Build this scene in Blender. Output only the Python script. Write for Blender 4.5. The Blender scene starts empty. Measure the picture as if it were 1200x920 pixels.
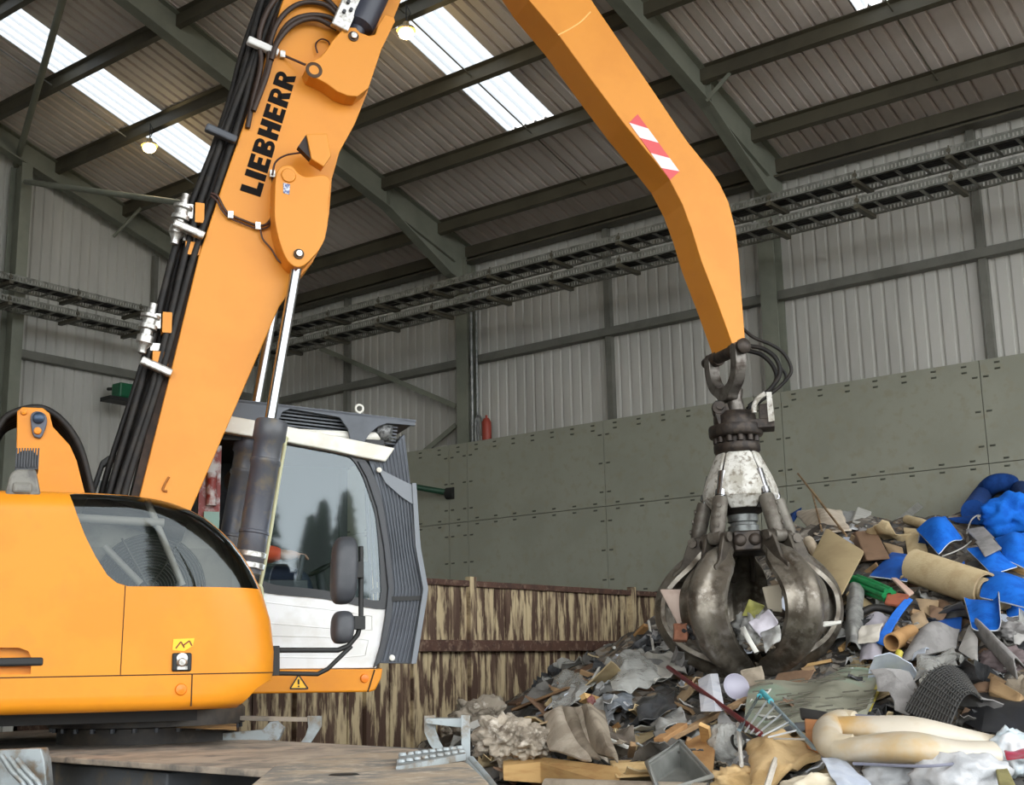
import bpy, bmesh, math, random
import numpy as np
from mathutils import Vector, Matrix, noise

random.seed(7)
SC = bpy.context.scene
COL = SC.collection
PI = math.pi
# ---------------------------------------------------------------- camera model (metres, building axes)
YAW, PIT, ROL, FPX = math.radians(38.418), math.radians(12.054), math.radians(-1.156), 1511.36
CAM = Vector((0, 0, 1.5))
_h = Vector((-math.sin(YAW), math.cos(YAW), 0)); _r = Vector((math.cos(YAW), math.sin(YAW), 0)); _u = Vector((0, 0, 1))
_f = _h * math.cos(PIT) + _u * math.sin(PIT); _uu = -_h * math.sin(PIT) + _u * math.cos(PIT)
_rr = _r * math.cos(ROL) + _uu * math.sin(ROL); _u2 = -_r * math.sin(ROL) + _uu * math.cos(ROL)
def ray(x, y): return _f + (x - 600) / FPX * _rr - (y - 460) / FPX * _u2
def onplane(x, y, n, d):
    n = Vector(n); v = ray(x, y)
    return CAM + v * ((d - n.dot(CAM)) / n.dot(v))
def atdepth(x, y, D): return onplane(x, y, _h, D)
cam_d = bpy.data.cameras.new('camera'); cam = bpy.data.objects.new('camera', cam_d); COL.objects.link(cam)
cam_d.sensor_width = 36; cam_d.lens = 36 * FPX / 1200; cam_d.clip_end = 400; cam_d.clip_start = .05
cam.matrix_world = Matrix(((_rr.x, _u2.x, -_f.x, CAM.x), (_rr.y, _u2.y, -_f.y, CAM.y), (_rr.z, _u2.z, -_f.z, CAM.z), (0, 0, 0, 1)))
SC.camera = cam
# ---------------------------------------------------------------- materials
def lin(c):
    return tuple(((v / 255) / 12.92 if v / 255 <= .04045 else ((v / 255 + .055) / 1.055) ** 2.4) for v in c) + (1.0,)
_M = {}
def M(name, c, c2=None, scale=6, rough=.6, metal=0, bump=0, bscale=None, lo=.45, hi=.6, c3=None, s3=40, spec=.5, stretch=None, coat=0, alpha=1, trans=0):
    if name in _M: return _M[name]
    m = bpy.data.materials.new(name); m.use_nodes = True
    nt = m.node_tree; b = nt.nodes['Principled BSDF']
    b.inputs['Base Color'].default_value = lin(c); b.inputs['Roughness'].default_value = rough
    b.inputs['Metallic'].default_value = metal; b.inputs['Specular IOR Level'].default_value = spec
    b.inputs['Coat Weight'].default_value = coat; b.inputs['Alpha'].default_value = alpha
    b.inputs['Transmission Weight'].default_value = trans
    tc = nt.nodes.new('ShaderNodeTexCoord'); src = tc.outputs['Object']
    if stretch:
        mp = nt.nodes.new('ShaderNodeMapping'); mp.inputs['Scale'].default_value = stretch
        nt.links.new(src, mp.inputs[0]); src = mp.outputs[0]
    def nz(sc, det=5):
        n = nt.nodes.new('ShaderNodeTexNoise'); n.inputs['Scale'].default_value = sc; n.inputs['Detail'].default_value = det
        n.inputs['Roughness'].default_value = .6
        nt.links.new(src, n.inputs['Vector']); return n.outputs[0]
    def mix(fac, a, bcol):
        x = nt.nodes.new('ShaderNodeMix'); x.data_type = 'RGBA'
        nt.links.new(fac, x.inputs[0])
        if isinstance(a, tuple): x.inputs[6].default_value = a
        else: nt.links.new(a, x.inputs[6])
        x.inputs[7].default_value = bcol
        return x.outputs[2]
    def ramp(v, l, h_):
        r = nt.nodes.new('ShaderNodeMapRange'); r.inputs[1].default_value = l; r.inputs[2].default_value = h_
        nt.links.new(v, r.inputs[0]); return r.outputs[0]
    out = lin(c)
    if c2: out = mix(ramp(nz(scale), lo, hi), out, lin(c2))
    if c3: out = mix(ramp(nz(s3), .52, .66), out, lin(c3))
    if not isinstance(out, tuple): nt.links.new(out, b.inputs['Base Color'])
    if bump:
        bp = nt.nodes.new('ShaderNodeBump'); bp.inputs['Strength'].default_value = bump; bp.inputs['Distance'].default_value = .01
        nt.links.new(nz(bscale or scale * 3, 3), bp.inputs['Height']); nt.links.new(bp.outputs[0], b.inputs['Normal'])
    _M[name] = m
    return m
# ---------------------------------------------------------------- mesh builder
class MB:
    def __init__(s): s.v = []; s.f = []; s.mi = []; s.sm = []
    def add(s, vs, fs, mi=0, sm=False):
        o = len(s.v); s.v += [tuple(p) for p in vs]
        for f in fs: s.f.append([i + o for i in f]); s.mi.append(mi); s.sm.append(sm)
        return s
    def box(s, c, d, mi=0, R=None):
        hx, hy, hz = d[0] / 2, d[1] / 2, d[2] / 2
        vs = [Vector((x, y, z)) for x in (-hx, hx) for y in (-hy, hy) for z in (-hz, hz)]
        if R is not None: vs = [R @ p for p in vs]
        c = Vector(c)
        return s.add([p + c for p in vs], [(0, 1, 3, 2), (4, 6, 7, 5), (0, 4, 5, 1), (2, 3, 7, 6), (0, 2, 6, 4), (1, 5, 7, 3)], mi)
    def bb(s, lo, hi, mi=0):
        return s.box([(a + b) / 2 for a, b in zip(lo, hi)], [abs(b - a) for a, b in zip(lo, hi)], mi)
    def bar(s, p, q, w, t=None, up=(0, 0, 1), mi=0):
        p = Vector(p); q = Vector(q); t = t or w; z = (q - p); L = z.length; z.normalize()
        x = Vector(up).cross(z)
        if x.length < 1e-4: x = Vector((1, 0, 0)).cross(z)
        x.normalize(); y = z.cross(x)
        R = Matrix((x, y, z)).transposed()
        return s.box((p + q) / 2, (w, t, L), mi, R)
    def prism(s, poly, ax, d0, d1, mi=0, sm=False, cap=True):
        """poly of 2D points; ax: function (u,v,d)->Vector"""
        n = len(poly); vs = [ax(u, v, d0) for u, v in poly] + [ax(u, v, d1) for u, v in poly]
        s.add(vs, [(i, (i + 1) % n, n + (i + 1) % n, n + i) for i in range(n)], mi, sm)
        if cap:
            k = len(s.v) - 2 * n
            s.f.append([k + i for i in range(n)][::-1]); s.mi.append(mi); s.sm.append(False)
            s.f.append([k + n + i for i in range(n)]); s.mi.append(mi); s.sm.append(False)
        return s
    def tube(s, pts, r, n=10, mi=0, cap=True, sm=True, closed=False):
        pts = [Vector(p) for p in pts]; rs = r if isinstance(r, (list, tuple)) else [r] * len(pts)
        k = len(pts); T = []
        for i in range(k):
            a = pts[(i - 1) % k] if (i or closed) else pts[0]; b = pts[(i + 1) % k] if (i < k - 1 or closed) else pts[-1]
            t = b - a; T.append(t.normalized() if t.length > 1e-9 else Vector((0, 0, 1)))
        x = T[0].orthogonal().normalized(); vs = []
        for i in range(k):
            x = x - T[i] * x.dot(T[i])
            x = x.normalized() if x.length > 1e-6 else T[i].orthogonal().normalized()
            y = T[i].cross(x)
            for j in range(n):
                a = 2 * PI * j / n; vs.append(pts[i] + (x * math.cos(a) + y * math.sin(a)) * rs[i])
        fs = []
        for i in range(k if closed else k - 1):
            i2 = (i + 1) % k
            for j in range(n):
                j2 = (j + 1) % n; fs.append((i * n + j, i * n + j2, i2 * n + j2, i2 * n + j))
        o = len(s.v); s.add(vs, fs, mi, sm)
        if cap and not closed:
            s.f.append([o + j for j in range(n)][::-1]); s.mi.append(mi); s.sm.append(False)
            s.f.append([o + (k - 1) * n + j for j in range(n)]); s.mi.append(mi); s.sm.append(False)
        return s
    def cyl(s, p, q, r, n=16, mi=0, r2=None):
        return s.tube([p, q], [r, r2 if r2 is not None else r], n, mi)
    def lathe(s, prof, p, axis=(0, 0, 1), n=24, mi=0, sm=True):
        """prof [(r, z)] revolved about axis through p"""
        z = Vector(axis).normalized(); x = z.orthogonal().normalized(); y = z.cross(x); p = Vector(p); vs = []
        for r, h in prof:
            for j in range(n):
                a = 2 * PI * j / n; vs.append(p + z * h + (x * math.cos(a) + y * math.sin(a)) * max(r, 1e-5))
        fs = [(i * n + j, i * n + (j + 1) % n, (i + 1) * n + (j + 1) % n, (i + 1) * n + j) for i in range(len(prof) - 1) for j in range(n)]
        return s.add(vs, fs, mi, sm)
    def grid(s, P, mi=0, sm=True):
        r = len(P); c = len(P[0]); vs = [p for row in P for p in row]
        return s.add(vs, [(i * c + j, i * c + j + 1, (i + 1) * c + j + 1, (i + 1) * c + j) for i in range(r - 1) for j in range(c - 1)], mi, sm)
    def slab(s, P, nrm, t, mi=0, mi2=None, sm=True):
        """grid P given a thickness t along -normals; edges closed"""
        r = len(P); c = len(P[0])
        Q = [[P[i][j] - nrm[i][j] * t for j in range(c)] for i in range(r)]
        vs = [p for row in P for p in row] + [p for row in Q for p in row]; N = r * c
        m2 = mi if mi2 is None else mi2
        s_o = len(s.v)
        top = [(i * c + j, i * c + j + 1, (i + 1) * c + j + 1, (i + 1) * c + j) for i in range(r - 1) for j in range(c - 1)]
        bot = [tuple(N + k for k in f[::-1]) for f in top]
        bd = [(0, j) for j in range(c)] + [(i, c - 1) for i in range(1, r)] + [(r - 1, j) for j in range(c - 2, -1, -1)] + [(i, 0) for i in range(r - 2, 0, -1)]
        ids = [i * c + j for i, j in bd]
        sd = [(ids[(k + 1) % len(ids)], ids[k], N + ids[k], N + ids[(k + 1) % len(ids)]) for k in range(len(ids))]
        s.add(vs, top, mi, sm)
        for f in bot: s.f.append([q + s_o for q in f]); s.mi.append(m2); s.sm.append(sm)
        for f in sd: s.f.append([q + s_o for q in f]); s.mi.append(m2); s.sm.append(False)
        return s
    def build(s, name, mats, parent=None, bevel=0, seg=2, fix=True):
        me = bpy.data.meshes.new(name); me.from_pydata(s.v, [], s.f); me.validate()
        mats = mats if isinstance(mats, (list, tuple)) else [mats]
        for m in mats: me.materials.append(m)
        if len(me.polygons) == len(s.mi):
            me.polygons.foreach_set('material_index', s.mi); me.polygons.foreach_set('use_smooth', s.sm)
        if fix:
            bm = bmesh.new(); bm.from_mesh(me); bmesh.ops.recalc_face_normals(bm, faces=bm.faces); bm.to_mesh(me); bm.free()
        if any(s.sm): me.set_sharp_from_angle(angle=math.radians(48))
        me.update()
        o = bpy.data.objects.new(name, me); COL.objects.link(o)
        if parent: o.parent = parent
        if bevel:
            bv = o.modifiers.new('bevel', 'BEVEL'); bv.width = bevel; bv.segments = seg; bv.limit_method = 'ANGLE'; bv.angle_limit = math.radians(35)
            bv.harden_normals = False
        return o
def tag(o, label=None, cat=None, group=None, kind=None):
    if label: o['label'] = label
    if cat: o['category'] = cat
    if group: o['group'] = group
    if kind: o['kind'] = kind
    return o
def thing(name, label, cat, loc=(0, 0, 0), rz=0, group=None):
    o = bpy.data.objects.new(name, None); COL.objects.link(o); o.location = loc; o.rotation_euler = (0, 0, rz)
    return tag(o, label, cat, group)
def struct(o): o['kind'] = 'structure'; return o
def copy_tree(o, parent=None):
    c = o.copy(); COL.objects.link(c)
    if parent: c.parent = parent
    for ch in list(o.children): copy_tree(ch, c)
    return c
def spline(pts, k=8, closed=False):
    """Catmull-Rom through points (any dimension)"""
    P = [Vector(p) for p in pts]; n = len(P); out = []
    rng = range(n) if closed else range(n - 1)
    for i in rng:
        p1 = P[i]; p2 = P[(i + 1) % n]
        p0 = P[(i - 1) % n] if (closed or i) else p1 * 2 - p2
        p3 = P[(i + 2) % n] if (closed or i < n - 2) else p2 * 2 - p1
        for j in range(k):
            t = j / k
            out.append(.5 * ((2 * p1) + (p2 - p0) * t + (2 * p0 - 5 * p1 + 4 * p2 - p3) * t * t + (3 * p1 - p0 - 3 * p2 + p3) * t ** 3))
    if not closed: out.append(P[-1])
    return out
def boolean(o, cutter, op='DIFFERENCE'):
    md = o.modifiers.new('b', 'BOOLEAN'); md.operation = op; md.object = cutter; md.solver = 'EXACT'
    dg = bpy.context.evaluated_depsgraph_get(); dg.update()
    me = bpy.data.meshes.new_from_object(o.evaluated_get(dg)); o.modifiers.remove(md)
    me.set_sharp_from_angle(angle=math.radians(32)); o.data = me
    return o
def kill(o):
    me = o.data; bpy.data.objects.remove(o); bpy.data.meshes.remove(me)
# ================================================================ THE HALL
W = 16.2                     # face of the push wall
S, Z0 = .30, 8.85            # roof slope and height at y = W
def roofz(y): return Z0 + S * (W - y)
XL, XR = -19.5, 6.0
clad = M('cladding', (188, 187, 180), (172, 171, 164), scale=.8, rough=.55, bump=0, stretch=(1, 1, .25))
rooflin = M('roof_liner', (222, 213, 207), (210, 201, 195), scale=.6, rough=.6)
steel = M('frame_steel', (126, 129, 116), (116, 119, 107), scale=1.5, rough=.55)
steel_d = M('purlin_steel', (84, 80, 66), (74, 70, 58), scale=1.5, rough=.5)
galv = M('galvanised', (150, 152, 150), (120, 123, 122), scale=12, rough=.45, metal=.6)
panelm = M('push_panel', (146, 147, 133), (139, 140, 126), scale=.9, rough=.45, c3=(140, 138, 121), s3=7)
panel_dk = M('panel_gap', (38, 38, 32), rough=.8)
conc = M('concrete', (120, 114, 104), (92, 86, 78), scale=1.2, rough=.9, bump=.3, c3=(70, 62, 52), s3=5)

def corrug(axis_pts):  # list of (u, d) profile
    return axis_pts
def profile(u0, u1, pitch=.19, dep=.032, wide=.06):
    out = []; u = u0
    while u < u1 - 1e-6:
        a = [(u, 0), (u + pitch - wide, 0), (u + pitch - wide + .018, dep), (u + pitch - .018, dep)]
        out += [(min(p, u1), d) for p, d in a]; u += pitch
    out.append((u1, 0)); return out
def sheet_wall(name, fn, u0, u1, z0, z1):
    m = MB(); pr = profile(u0, u1)
    m.grid([[fn(u, d, z0) for u, d in pr], [fn(u, d, z1) for u, d in pr]], sm=False)
    return struct(m.build(name, clad, fix=False))
sheet_wall('wall_back', lambda u, d, z: Vector((u, W + .40 + d, z)), XL, XR, 0, 8.72)
# gable wall: top follows the roof
m = MB(); pr = profile(-7, W + .4)
m.grid([[Vector((XL - d, u, 0)) for u, d in pr], [Vector((XL - d, u, min(roofz(u), roofz(2)) - .04)) for u, d in pr]], sm=False)
struct(m.build('wall_left', clad, fix=False))
# the long side behind the camera: unseen cladding added to darken the left half, right side open to the yard
m = MB(); pr = profile(XL, -4.5)
m.grid([[Vector((u, -7 - d, 0)) for u, d in pr], [Vector((u, -7 - d, roofz(2) - S * 9)) for u, d in pr]], sm=False)
struct(m.build('wall_front_added', clad, fix=False))
m = MB(); m.bb((XL - .1, -7.2, -.2), (XR, W + .5, 0)); struct(m.build('floor', conc))
# roof: liner sheets between skylight strips, two slopes meeting at a ridge (y = 2)
SKY = [(-16.98, -16.12), (-11.32, -10.44), (-5.72, -4.84)]
YS, YE = 14.28, 3.2
def roof_strip(m, x0, x1, ya, yb, lap=0):
    pr = profile(x0, x1, dep=.048)
    m.grid([[Vector((u, y, roofz(y) + d + lap)) for u, d in pr] for y in (ya, yb)], sm=False)
m = MB(); x = XL
for a, b in SKY:
    roof_strip(m, x, a, W + .45, 2); roof_strip(m, a, b, W + .45, YS); roof_strip(m, a, b, YE, 2); x = b
roof_strip(m, x, XR, W + .45, 2)
pr = profile(XL, XR)
m.grid([[Vector((u, y, z + d)) for u, d in pr] for y, z in ((2, roofz(2)), (-7, roofz(2) - S * 9))], sm=False)
struct(m.build('ceiling', rooflin, fix=False))
skm = bpy.data.materials.new('skylight_sheet'); skm.use_nodes = True
nt = skm.node_tree; nt.nodes.remove(nt.nodes['Principled BSDF'])
tr = nt.nodes.new('ShaderNodeBsdfTranslucent'); df = nt.nodes.new('ShaderNodeBsdfDiffuse'); mx = nt.nodes.new('ShaderNodeMixShader')
tr.inputs[0].default_value = (.30, .32, .335, 1); df.inputs[0].default_value = (.5, .52, .54, 1); mx.inputs[0].default_value = .1
nt.links.new(tr.outputs[0], mx.inputs[1]); nt.links.new(df.outputs[0], mx.inputs[2]); nt.links.new(mx.outputs[0], nt.nodes['Material Output'].inputs[0])
for i, (a, b) in enumerate(SKY):
    m = MB(); roof_strip(m, a - .02, b + .02, YS, YE, .004)
    tag(struct(m.build('window_%d' % (i + 1), skm, fix=False)), 'translucent corrugated skylight strip in the roof')
# purlins
ordn = ['lowest', 'second', 'third', 'fourth', 'fifth', 'sixth', 'seventh', 'eighth']
for i in range(8):
    y = 15.69 - 1.375 * i
    z = roofz(y) - .012; m = MB()
    zp = [(0, 0), (-.07, .02), (-.07, .012 + .008), (-.004, .0), (-.004, -.2), (.06, -.218), (.06, -.195), (.05, -.2), (.05, -.21), (.004, -.195), (.004, 0)]
    zp = [(-.065, 0), (0.004, -.021), (.004, -.195), (.066, -.214), (.066, -.19), (.074, -.19), (.074, -.224), (-.004, -.2), (-.004, -.026), (-.065, -.007)]
    m.prism(zp, lambda u, v, d: Vector((d, y + u, z + v)), XL + .15, XR, cap=True)
    tag(m.build('roof_purlin', steel_d), 'dark grey steel roof purlin, %s counting up from the back wall' % ordn[i], 'beam', 'purlins under the roof sheets')
    if i in (1, 2):
        pass
# sag rods under the roof, along the middle of each bay
for xx, lab in ((-10.88, 'above the grapple arm'), (-5.28, 'in the brightest bay on the right'), (-17.1, 'beside the far skylight')):
    m = MB(); m.cyl((xx, 15.7, roofz(15.7) - .14), (xx, 4.6, roofz(4.6) - .14), .011, 6)
    tag(m.build('sag_rod', steel_d if xx > -17 else galv), 'thin steel sag rod running up the roof slope %s' % lab, 'rod', 'roof sag rods')
# rafters and columns
def ibeam_y(m, x, path, w, tf=.022, tw=.014):
    """path: list of (y, ztop, zbot)"""
    for (y0, t0, b0), (y1, t1, b1) in zip(path, path[1:]):
        for (za, zb, hw) in ((0, -tf, w / 2),):
            m.add([(x + sx * hw, y, (t0 if y == y0 else t1) + dz) for y in (y0, y1) for sx in (-1, 1) for dz in (0, -tf)],
                  [(0, 1, 3, 2), (4, 6, 7, 5), (0, 2, 6, 4), (1, 5, 7, 3), (0, 4, 5, 1), (2, 3, 7, 6)])
        m.add([(x + sx * w / 2, y, (b0 if y == y0 else b1) + dz) for y in (y0, y1) for sx in (-1, 1) for dz in (0, tf)],
              [(0, 1, 3, 2), (4, 6, 7, 5), (0, 2, 6, 4), (1, 5, 7, 3), (0, 4, 5, 1), (2, 3, 7, 6)])
        m.add([(x + sx * tw / 2, y, zz) for y, zz in ((y0, b0), (y0, t0), (y1, b1), (y1, t1)) for sx in (-1, 1)],
              [(0, 2, 6, 4), (1, 5, 7, 3), (0, 1, 3, 2), (4, 6, 7, 5), (2, 3, 7, 6), (0, 4, 5, 1)])
def column(x, lab, y=W + .19):
    m = MB()
    for yy in (W + .13, W + .37): m.bb((x - .125, yy - .011, 0), (x + .125, yy + .011, 8.5))
    m.bb((x - .008, W + .13, 0), (x + .008, W + .37, 8.5))
    m.bb((x - .125, W + .13, 7.95), (x + .125, W + .37, 7.97))
    return tag(m.build('steel_column', steel), lab, 'column', 'portal frame columns')
def rafter(x, lab):
    m = MB(); t = lambda y: roofz(y) - .02
    ibeam_y(m, x, [(W + .38, t(W + .38), 7.98), (15.95, t(15.95), 8.12), (14.45, t(14.45), t(14.45) - .46), (2.0, t(2), t(2) - .44)], .19)
    # crease of the haunch cutting and a stiffener
    ibm = [(x + sx * .06, y, z) for sx in (-1, 1) for y, z in ((14.45, t(14.45) - .45), (16.1, t(16.1) - .47), (16.1, t(16.1) - .49), (14.45, t(14.45) - .47))]
    m.add(ibm, [(0, 1, 2, 3), (4, 7, 6, 5), (0, 4, 5, 1), (2, 6, 7, 3)])
    m.bb((x - .09, 14.44, t(14.45) - .45), (x + .09, 14.455, t(14.45) - .01))
    # the other slope of the portal
    ibeam_y(m, x, [(2.0, t(2), t(2) - .44), (-6.9, t(2) - S * 8.9, t(2) - S * 8.9 - .44)], .19)
    m.bb((x - .12, -6.95, 0), (x + .12, -6.6, t(2) - S * 8.9))
    return tag(m.build('roof_rafter', steel), lab, 'beam', 'portal frame rafters')
column(-14.03, 'grey steel column on the back wall with a conduit beside it'); column(-8.2, 'grey steel column on the back wall directly behind the grapple arm tip')
column(-19.2, 'grey steel column in the far left corner behind the boom')
rafter(-14.0, 'haunched grey steel rafter passing behind the boom'); rafter(-8.0, 'haunched grey steel rafter to the right of the bent arm')
m = MB()
ibeam_y(m, -19.15, [(W + .3, roofz(W + .3) - .02, roofz(W + .3) - .42), (2, roofz(2) - .02, roofz(2) - .42), (-6.9, roofz(2) - S * 8.9 - .02, roofz(2) - S * 8.9 - .42)], .19)
tag(m.build('roof_rafter', steel), 'dark steel rafter along the top of the left gable wall', 'beam', 'portal frame rafters')
m = MB(); yy = 10.98
for dx in (-.17, .17): m.bb((-19.2 + dx - .01, yy - .1, 0), (-19.2 + dx + .01, yy + .1, roofz(yy) - .44))
m.bb((-19.37, yy - .008, 0), (-19.03, yy + .008, roofz(yy) - .44))
tag(m.build('steel_column', steel), 'grey steel post standing against the left gable wall', 'column', 'portal frame columns')
# eave beam
m = MB(); m.bb((XL + .2, W + .2, 8.52), (XR, W + .34, 8.72)); m.bb((XL + .2, W + .12, 8.42), (XR, W + .36, 8.45))
tag(m.build('eaves_beam', steel_d), 'dark steel eaves beam along the top of the back wall', 'beam')
# girts
girt_m = M('girt_steel', (112, 112, 104), (100, 100, 92), scale=2, rough=.5)
def girt(x0, x1, z, lab):
    m = MB(); m.bb((x0, W + .25, z), (x1, W + .4, z + .012)); m.bb((x0, W + .25, z), (x1, W + .258, z + .13)); m.bb((x0, W + .25, z + .12), (x1, W + .4, z + .13))
    tag(m.build('wall_girt', girt_m), lab, 'beam', 'girts on the back wall')
zg = 6.62
girt(-19.2, -14.1, zg, 'horizontal steel girt behind the cab roof'); girt(-13.9, -8.28, zg, 'horizontal steel girt on the pale cladding left of the grapple'); girt(-8.12, XR, zg, 'horizontal steel girt on the pale cladding right of the grapple')
m = MB(); m.bb((XL + .02, 1, 6.72), (XL + .16, 10.85, 6.86)); m.bb((XL + .02, 11.1, 6.72), (XL + .16, 16.3, 6.86))
tag(m.build('wall_girt', girt_m), 'horizontal steel girt on the left gable wall beside the green lamp', 'beam', 'girts on the gable wall')
# mid bay posts
for x, lab in ((-17.05, 'thin steel wall post in the bay behind the cab'), (-11.12, 'thin steel wall post mid bay left of the grapple'), (-5.2, 'thin steel wall post mid bay at the right')):
    m = MB(); m.bb((x - .05, W + .3, 0), (x + .05, W + .4, 8.5)); m.bb((x - .05, W + .29, 0), (x - .04, W + .31, 8.5))
    tag(m.build('wall_post', girt_m), lab, 'post', 'thin posts on the back wall')
m = MB(); m.bb((XL + .02, 13.85, 0), (XL + .12, 13.93, roofz(13.9) - .4))
tag(m.build('wall_post', girt_m), 'thin steel wall post behind the green lamp on the gable wall', 'post')
# diagonal braces behind the cab
yb = W + .2
for a, b, lab in (((375, 408), (534, 476), 'diagonal steel brace sloping down to the column behind the cab'), ((496, 530), (534, 498), 'short diagonal steel brace rising to the column above the cab guard')):
    P = onplane(*a, (0, 1, 0), yb); Q = onplane(*b, (0, 1, 0), yb)
    m = MB(); m.bar(P, Q, .09, .012, up=(0, 1, 0)); m.bar(P + Vector((0, .045, 0)), Q + Vector((0, .045, 0)), .012, .09, up=(0, 1, 0))
    tag(m.build('wall_brace', steel), lab, 'brace')
# tie tubes under the roof near the gable
def tubeobj(name, P, Q, r, mat, lab, cat): 
    m = MB(); m.cyl(P, Q, r, 10); return tag(m.build(name, mat), lab, cat)
tubeobj('roof_brace', onplane(75, -6, (0, S, 1), Z0 + S * W - .3), onplane(14, 210, (0, S, 1), Z0 + S * W - .3), .055, steel, 'round steel brace crossing the left skylight', 'brace')
tubeobj('roof_brace', onplane(30, 213, (1, 0, 0), -18.9), onplane(222, 239, (1, 0, 0), -15.2), .05, steel, 'round steel tie tube above the left gable wall', 'brace')
tubeobj('rafter_stay', Vector((-18.6, 12.95, roofz(12.95) - .2)), Vector((-19.1, 12.75, roofz(12.7) - .75)), .03, steel, 'short stay between purlin and gable rafter', 'brace')
for (xx, yv) in ((-7.55, 14.33),):
    m = MB(); m.bar((xx, yv, roofz(yv) - .22), (-7.93, yv, roofz(yv) - .5), .06, .01, up=(0, 1, 0))
    tag(m.build('rafter_stay', steel), 'short flat stay from purlin to the right hand rafter', 'brace')
# ---- push wall of bolted steel plates
pw = thing('push_wall', 'grey green push wall of bolted steel plates along the back of the hall', 'wall', (0, W, 0))
segs = [(-19.3, -16.85), (-16.85, -14.24), (-14.24, -13.83), (-13.83, -11.07), (-11.07, -8.46), (-8.46, -8.05), (-8.05, -5.27), (-5.27, -2.6), (-2.6, -2.2), (-2.2, .6), (.6, 3.3), (3.3, 5.9)]
rows = [(3.88, 5.21), (2.55, 3.88), (1.22, 2.55), (0.0, 1.22)]
BOLT = [(.026, 0), (.022, .010), (.012, .016), (0, .018)]
bolt_shade_m = M('bolt_head', (72, 73, 62), rough=.7)  # darker than the plates: shade below each head is put into this colour
def bhead(m, x, z): m.add([(x + a, c, z + e) for a, c, e in ((-.036, 0, -.012), (.036, 0, -.012), (.036, 0, .012), (-.036, 0, .012), (-.022, -.012, -.006), (.022, -.012, -.006), (.022, -.012, .008), (-.022, -.012, .008))], [(4, 5, 6, 7), (0, 1, 5, 4), (1, 2, 6, 5), (2, 3, 7, 6), (3, 0, 4, 7)], 1)
def bolt(m, x, z, hor):
    # pair of heads, darkened to carry the shade below them
    for k in (-1, 1):
        cx, cz = (x, z + k * .05) if hor else (x + k * .06, z)
        bhead(m, cx, cz)
for (a, b) in segs:
    for (z0, z1) in rows:
        m = MB(); g = .005
        m.bb((a + g, 0, z0 + g), (b - g, .05, z1 - g))
        if z0 > 1:
            n = max(1, round((b - a) / .42))
            for i in range(n):
                x = a + (b - a) * (i + .5) / n
                if z0 > 3: bhead(m, x, z1 - .06); bhead(m, x, z1 - .14)
                for dz in (.05,): bhead(m, x, z0 + dz)
                if z1 < 5: bhead(m, x, z1 - .05)
            for k in range(3):
                z = z0 + (z1 - z0) * (k + .5) / 3
                for x in (a + .07, b - .07): bhead(m, x, z)
        m.build('steel_panel', [panelm, bolt_shade_m], pw)
m = MB(); m.bb((-19.3, .05, 0), (5.9, .09, 5.18)); m.build('backing_plate', panel_dk, pw)
# ---- cable trays: two stacked ladders on cantilever arms
tray_m = M('tray_steel', (140, 141, 134), (110, 111, 104), scale=9, rough=.5, metal=.3)
def ladder(name, mapf, L0, L1, lab, step=.3, arm=.9):
    t = thing(name, lab, 'cable tray')
    for side, d in (('near', 0), ('far', .5)):
        m = MB(); n = int((L1 - L0) / .05)
        P = lambda u, v, z: mapf(u, v, z)
        for (z0, z1) in ((0, .03), (.085, .115)):
            m.add([P(u, d + k, z) for u in (L0, L1) for k in (-.006, .006) for z in (z0, z1)], [(0, 1, 3, 2), (4, 6, 7, 5), (0, 4, 5, 1), (2, 3, 7, 6), (0, 2, 6, 4), (1, 5, 7, 3)])
        m.add([P(u, d + k, z) for u in (L0, L1) for k in (-.03 if d else -.006, .006 if d else .03) for z in (0, .006)], [(0, 1, 3, 2), (4, 6, 7, 5), (0, 4, 5, 1), (2, 3, 7, 6), (0, 2, 6, 4), (1, 5, 7, 3)])
        for i in range(n):   # perforated web
            u = L0 + .05 * i
            m.add([P(uu, d + k, z) for uu in (u, u + .028) for k in (-.006, .006) for z in (.03, .085)], [(0, 1, 3, 2), (4, 6, 7, 5), (0, 4, 5, 1), (2, 3, 7, 6), (0, 2, 6, 4), (1, 5, 7, 3)])
        m.build('side_rail', tray_m, t)
    m = MB(); u = L0 + .1
    while u < L1:
        m.bar(mapf(u, 0, .02), mapf(u, .5, .02), .035, .022); u += step
    m.build('rung', tray_m, t)['kind'] = 'stuff'
    for k in range(4):
        m = MB(); m.tube([mapf(L0 + (L1 - L0) * q / 12, .13 + .07 * k + .012 * math.sin(q * 2 + k), .055 + .012 * math.sin(q * 3.1 + k)) for q in range(13)], .018, 6)
        m.build('cable', M('cable_black', (30, 30, 30), rough=.5), t)
    u = L0 + .35; 
    while u < L1:
        m = MB(); m.bar(mapf(u, -.05, -.03), mapf(u, .50, -.03), .07, .05); m.cyl(mapf(u, .0, -.03), mapf(u, .0, .13), .012, 6); m.cyl(mapf(u, -.012, .06), mapf(u, -.03, .06), .03, 8)
        m.build('bracket_arm', steel_d, t); u += arm * 1.35
    return t
fb = lambda zb: (lambda u, v, z: Vector((u, 14.98 + v, zb + z)))
fl = lambda zb: (lambda u, v, z: Vector((-18.25 - v, u, zb + z)))
ladder('cable_tray', fb(7.52), -18.7, XR, 'upper steel ladder cable tray along the back wall')
ladder('cable_tray', fb(7.18), -18.7, XR, 'lower steel ladder cable tray along the back wall')
ladder('cable_tray', fl(7.62), 1.5, 15.4, 'upper steel ladder cable tray crossing the left gable wall')
ladder('cable_tray', fl(7.27), 1.5, 15.4, 'lower steel ladder cable tray crossing the left gable wall')
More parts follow.
